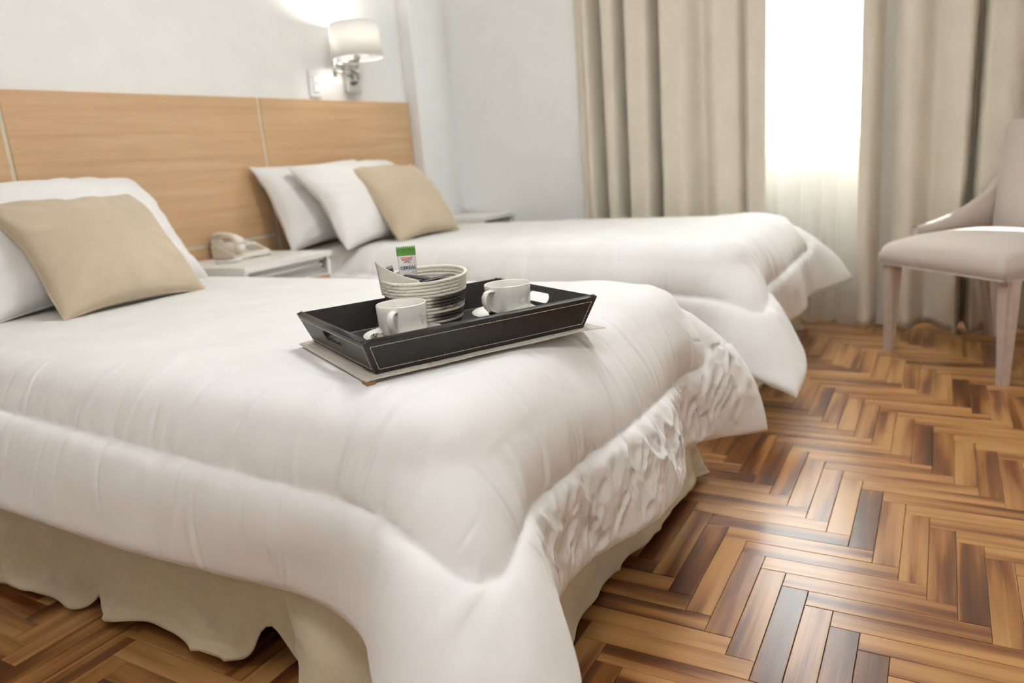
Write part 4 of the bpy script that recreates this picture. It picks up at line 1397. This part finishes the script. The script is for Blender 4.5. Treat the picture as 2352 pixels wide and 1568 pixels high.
wall_from_curve('long_side', (-bx, -by, z0), (bx, -by, z0), (tx, -ty, z1), (-tx, -ty, z1), 0.009, None, 'leather')
wall_from_curve('long_side', (bx, by, z0), (-bx, by, z0), (-tx, ty, z1), (tx, ty, z1), 0.009, None, 'leather')
wall_from_curve('short_side', (-bx, by, z0), (-bx, -by, z0), (-tx, -ty, z1), (-tx, ty, z1), 0.009, (0.062, 0.0105, 0.036), 'leather')
wall_from_curve('short_side', (bx, -by, z0), (bx, by, z0), (tx, ty, z1), (tx, -ty, z1), 0.009, (0.062, 0.0105, 0.036), 'leather')
vs, fs = [], []
for (p, q) in (((-0.178, -0.136), (0.178, -0.136)), ((0.178, -0.136), (0.178, 0.136)), ((0.178, 0.136), (-0.178, 0.136)), ((-0.178, 0.136), (-0.178, -0.136))):
    p, q = Vector((*p, 0.0066)), Vector((*q, 0.0066)); nst = int((q - p).length / 0.0045)
    for k in range(nst):
        v_, f_ = tube_geo([p + (q - p) * (k + 0.1) / nst, p + (q - p) * (k + 0.85) / nst], 0.0005, 4)
        n0 = len(vs); vs += v_; fs += [tuple(n0 + x_ for x_ in ff) for ff in f_]
from_py('floor_stitching', vs, fs, 'stitch', tr)
TF = TB + 0.0062

# cups, saucers, spoons
def cup_set(cx, cy, ha, which, sp_off, sp_ang):
    sa = tag(empty('saucer', (cx, cy, TF)), 'white porcelain saucer under the cup ' + which, 'saucer', 'white saucers')
    lathe('dish', [(0.0, 0.003), (0.026, 0.003), (0.028, 0.0), (0.034, 0.0), (0.036, 0.003), (0.056, 0.008), (0.0700, 0.0160), (0.0707, 0.0175), (0.0693, 0.0181),
                   (0.058, 0.0112), (0.036, 0.0066), (0.030, 0.0062), (0.0, 0.0062)], 'porcelain', sa, 64)
    cz = TF + 0.0066
    cu_ = tag(empty('coffee_cup', (cx, cy, cz), ha), 'white porcelain coffee cup ' + which, 'cup', 'white coffee cups')
    lathe('cup_body', [(0.0, 0.002), (0.022, 0.002), (0.024, 0.0), (0.028, 0.0), (0.034, 0.003), (0.0395, 0.009), (0.0420, 0.020), (0.0430, 0.042), (0.0436, 0.0605),
                       (0.0428, 0.062), (0.0416, 0.0608), (0.0408, 0.042), (0.0395, 0.020), (0.036, 0.010), (0.026, 0.006), (0.0, 0.005)], 'porcelain', cu_, 64)
    hp = [(0.040, 0, 0.052), (0.050, 0, 0.0545), (0.060, 0, 0.053), (0.0655, 0, 0.046), (0.0655, 0, 0.036), (0.061, 0, 0.026), (0.052, 0, 0.0185), (0.042, 0, 0.014), (0.036, 0, 0.0125)]
    tube('cup_handle', hp, [0.0052, 0.0046, 0.0044, 0.0044, 0.0044, 0.0044, 0.0044, 0.0046, 0.0052], 'porcelain', cu_, 12, (1.45, 0.75))
    # teaspoon lying on the saucer
    sp = tag(empty('teaspoon', (cx + sp_off[0], cy + sp_off[1], TF + 0.0148), sp_ang), 'steel teaspoon on the saucer of the cup ' + which, 'teaspoon', 'steel teaspoons')
    nu, nv = 15, 11
    U, V_ = np.meshgrid(np.linspace(-1, 1, nu), np.linspace(-1, 1, nv), indexing='ij')
    half = 0.0125 * np.sqrt(np.clip(1 - U ** 2, 0, 1)) * (1 - 0.18 * U) + 0.0008
    Xs = U * 0.019; Ys = V_ * half; Zs = 0.0048 * (V_ ** 2 * 0.9 + U ** 2 * 0.8 - 1) + 0.0055
    o = solid_sheet('spoon_bowl', np.stack([Xs, Ys, Zs], -1), 0.0009, 'steel', sp)
    tube('spoon_handle', [(0.018, 0, 0.0045), (0.03, 0, 0.008), (0.06, 0, 0.010), (0.095, 0, 0.0085)], [0.0022, 0.0018, 0.0022, 0.0034], 'steel', sp, 8, (1.2, 0.5))
camdir = lambda x, y: math.atan2(-y, -x)
cup_set(1.010, 0.803, camdir(1.010, 0.803) - 0.32, 'before the basket, near the slotted tray end', (-0.053, 0.012), math.radians(-120))
cup_set(1.206, 0.703, camdir(1.206, 0.703) - 0.72, 'right of the basket', (-0.050, -0.006), math.radians(-105))

# rope basket with its contents
BX, BY = 1.134, 0.840
bk = tag(empty('rope_basket', (BX, BY, TF)), 'cream coiled rope basket with a grey patch on the tray', 'basket')
rows = 15; HB_ = 0.098
def rb(z): return 0.063 + 0.021 * min(1, z / HB_) ** 0.75
prof_o, dark = [], []
row_dark = [0.75, 0.8, 0.35, 0.9, 0.95, 0.3, 0.55, 1.0, 1.0, 0.95, 0.1, 0, 0, 0, 0]
hr = HB_ / rows / 2
outer = []
for r in range(rows):
    zc = hr + r * 2 * hr
    for k in range(6):
        a = -math.pi / 2 + math.pi * k / 5
        outer.append((rb(zc) - 0.0014 + 0.0018 * math.cos(a), zc + hr * math.sin(a) * 0.98, row_dark[r]))
inner = []
for r in range(rows - 1, -1, -1):
    zc = hr + r * 2 * hr
    for k in range(4):
        a = math.pi / 2 + math.pi * k / 3
        inner.append((rb(zc) - 0.0034 + 0.0034 * math.cos(a), zc + hr * math.sin(a) * 0.98, 0.0))
prof = [(0.0, 0.0, 0.3)] + outer + inner + [(0.0, 0.006, 0.0)]
n = 72; vs, fs, dk = [], [], []
for i in range(n):
    a = 2 * math.pi * i / n
    wob = 1 + 0.02 * math.sin(2 * a + 0.4)
    for (r, z, d_) in prof:
        tilt = 0.004 * math.cos(a - 0.3) * (z / HB_) ** 2
        vs.append((r * math.cos(a) * wob, r * math.sin(a) * wob, z + tilt)); dk.append(d_)
mp_ = len(prof)
for i in range(n):
    j = (i + 1) % n
    for k in range(mp_ - 1):
        fs.append((i * mp_ + k, j * mp_ + k, j * mp_ + k + 1, i * mp_ + k + 1))
wv_ = from_py('coiled_wall', vs, fs, 'rope', bk)
at_ = wv_.data.attributes.new('dark', 'FLOAT', 'POINT'); at_.data.foreach_set('value', dk)

def oriented(o, pos, right, up):
    right = Vector(right).normalized(); up = Vector(up); up = (up - right * up.dot(right)).normalized(); nz = right.cross(up)
    M = Matrix.Identity(4)
    for i in range(3):
        M[i][0] = right[i]; M[i][1] = up[i]; M[i][2] = nz[i]; M[i][3] = pos[i]
    o.matrix_world = M
    return o
def sachet_geo(w, h, t, teeth=9, tooth=0.0022, crimp=0.012):
    """pillow packet with zig-zag ends; origin at the bottom centre, x across, y up"""
    nu, nv = 2 * teeth + 1, 18
    V1, V2 = [], []
    for i in range(nu):
        x = -w / 2 + w * i / (nu - 1)
        for j in range(nv):
            f = j / (nv - 1); y = h * f
            if j == nv - 1: y += tooth * (1 if i % 2 else -1)
            if j == 0: y -= tooth * (1 if i % 2 else -1)
            q = min(1, max(0, min(y - crimp * 0.6, h - crimp - y) / 0.02))
            u = 2 * i / (nu - 1) - 1
            tt = t / 2 * math.sqrt(max(0, 1 - u * u)) * q + 0.0003
            V1.append((x * (1 - 0.04 * q), y, tt)); V2.append((x * (1 - 0.04 * q), y, -tt))
    V = V1 + V2; n_ = nu * nv
    F = [tuple(f) for f in grid_faces(nu, nv)] + [tuple(int(x) + n_ for x in f[::-1]) for f in grid_faces(nu, nv)]
    idx = np.arange(n_).reshape(nu, nv)
    loop = list(idx[:, 0]) + list(idx[-1, 1:]) + list(idx[-2::-1, -1]) + list(idx[0, -2:0:-1])
    F += [(b_, a, a + n_, b_ + n_) for a, b_ in zip(loop, loop[1:] + loop[:1])]
    return V, F, nu, nv
def text_mesh(name, s, size, mat, parent, loc):
    cu = bpy.data.curves.new(name, 'FONT'); cu.body = s; cu.size = size; cu.align_x = 'CENTER'; cu.extrude = 0.0001; cu.offset = 0.00012
    tmp = bpy.data.objects.new('tmp', cu); COL.objects.link(tmp)
    me = bpy.data.meshes.new_from_object(tmp.evaluated_get(bpy.context.evaluated_depsgraph_get()))
    bpy.data.objects.remove(tmp)
    me.transform(Matrix.Translation(loc)); me.materials.clear()
    return link_mesh(name, me, mat, parent, False)
view_r = Vector((math.sin(yaw), -math.cos(yaw), 0))      # to the right across the room as the tray faces
# cereal bar
cb = tag(empty('cereal_bar', (0, 0, 0)), 'cereal bar in white wrapper with green zigzag top standing in the basket', 'snack')
V_s, F_s, nu, nv = sachet_geo(0.036, 0.098, 0.011, 9, 0.0016, 0.012)
wr_ = from_py('wrapper', V_s, F_s, 'wrap_white', cb)
wr_.data.materials.append(MAT['wrap_green'])
for p in wr_.data.polygons:
    if p.center.y > 0.083: p.material_index = 1
text_mesh('printed_word', 'CEREAL', 0.0088, 'ink_navy', wr_, (0.001, 0.0555, 0.0063))
arc = [(0.0055 * math.cos(a), 0.067 + 0.003 * math.sin(a), 0.0056) for a in np.linspace(0.1, math.pi - 0.1, 12)]
tube('printed_arc', arc, 0.0005, 'ink_navy', wr_, 5)
for i in range(3):
    box('printed_line', (-0.011 + i * 0.001, 0.0765 - i * 0.0022, 0.0020), (0.011 - i * 0.001, 0.0775 - i * 0.0022, 0.0036 + i * 0.0006), 'ink_red', wr_)
cpos = Vector((BX, BY, TF + 0.052)) - view_r * 0.030 + Vector((fwd.x, fwd.y, 0)) * 0.012
oriented(cb, cpos, view_r * 1.0 + Vector((fwd.x, fwd.y, 0)) * 0.15, Vector((0, 0, 1)) + view_r * 0.03)
# small sachet standing behind the napkin
sc = tag(empty('sweetener_sachet', (0, 0, 0)), 'small dark printed sachet standing left of the cereal bar', 'sachet')
V_s, F_s, _, _ = sachet_geo(0.026, 0.085, 0.005, 6, 0.0016)
o = from_py('packet', V_s, F_s, 'sachet_grey', sc); o.data.materials.append(MAT['sachet_dark'])
for p in o.data.polygons:
    if p.center.y > 0.062: p.material_index = 1
oriented(sc, Vector((BX, BY, TF + 0.030)) - view_r * 0.055 + Vector((fwd.x, fwd.y, 0)) * 0.005, view_r * 0.35 + Vector((fwd.x, fwd.y, 0)), Vector((0, 0, 1)) - view_r * 0.12)
# folded paper napkin on the left, rising over the rim
nk = tag(empty('paper_napkin', (0, 0, 0)), 'folded white paper napkin rising over the left basket rim', 'napkin')
for i, (dz, ro) in enumerate(((0.0, 0.0), (0.0022, 0.05))):
    U, V_ = np.meshgrid(np.linspace(0, 1, 14), np.linspace(0, 1, 14), indexing='ij')
    Xn = -0.040 + 0.084 * U
    top_y = 0.064 - 0.040 * U ** 0.8 + 0.004 * i
    Yn = V_ * top_y; Zn = dz + 0.010 * (1 - (2 * U - 1) ** 2) * 0.6 + 0.001 * np.sin(V_ * 5 + i)
    solid_sheet('paper_fold', np.stack([Xn, Yn, Zn], -1), 0.0006, 'paper', nk)
oriented(nk, Vector((BX, BY, TF + 0.068)) - view_r * 0.040 - Vector((fwd.x, fwd.y, 0)) * 0.040, view_r - Vector((fwd.x, fwd.y, 0)) * 0.45, Vector((0, 0, 1)) - view_r * 0.28 - Vector((fwd.x, fwd.y, 0)) * 0.1)
# dark stick sachets lying in the basket
sticks = ['uppermost of the dark coffee sachets lying in the basket', 'dark coffee sachet lying lowest inside the basket', 'dark coffee sachet leaning behind the napkin in the basket']
for i, (dx, dy, dz, sl) in enumerate(((0.016, -0.014, 0.088, 0.10), (0.022, 0.006, 0.080, 0.06), (0.004, -0.010, 0.090, -0.20))):
    st_ = tag(empty('coffee_sachet', (0, 0, 0)), sticks[i], 'sachet', 'dark coffee sachets')
    V_s, F_s, _, _ = sachet_geo(0.020, 0.082, 0.005, 5, 0.0012)
    from_py('packet', [(x, y - 0.041, z) for x, y, z in V_s], F_s, 'sachet_dark', st_)
    yv = view_r + Vector((0, 0, sl)) + Vector((fwd.x, fwd.y, 0)) * (0.5 - 0.35 * i)
    rv = Vector((0, 0, 1)).cross(yv)
    oriented(st_, Vector((BX, BY, TF + dz)) + view_r * dx + Vector((fwd.x, fwd.y, 0)) * dy, -rv, yv)
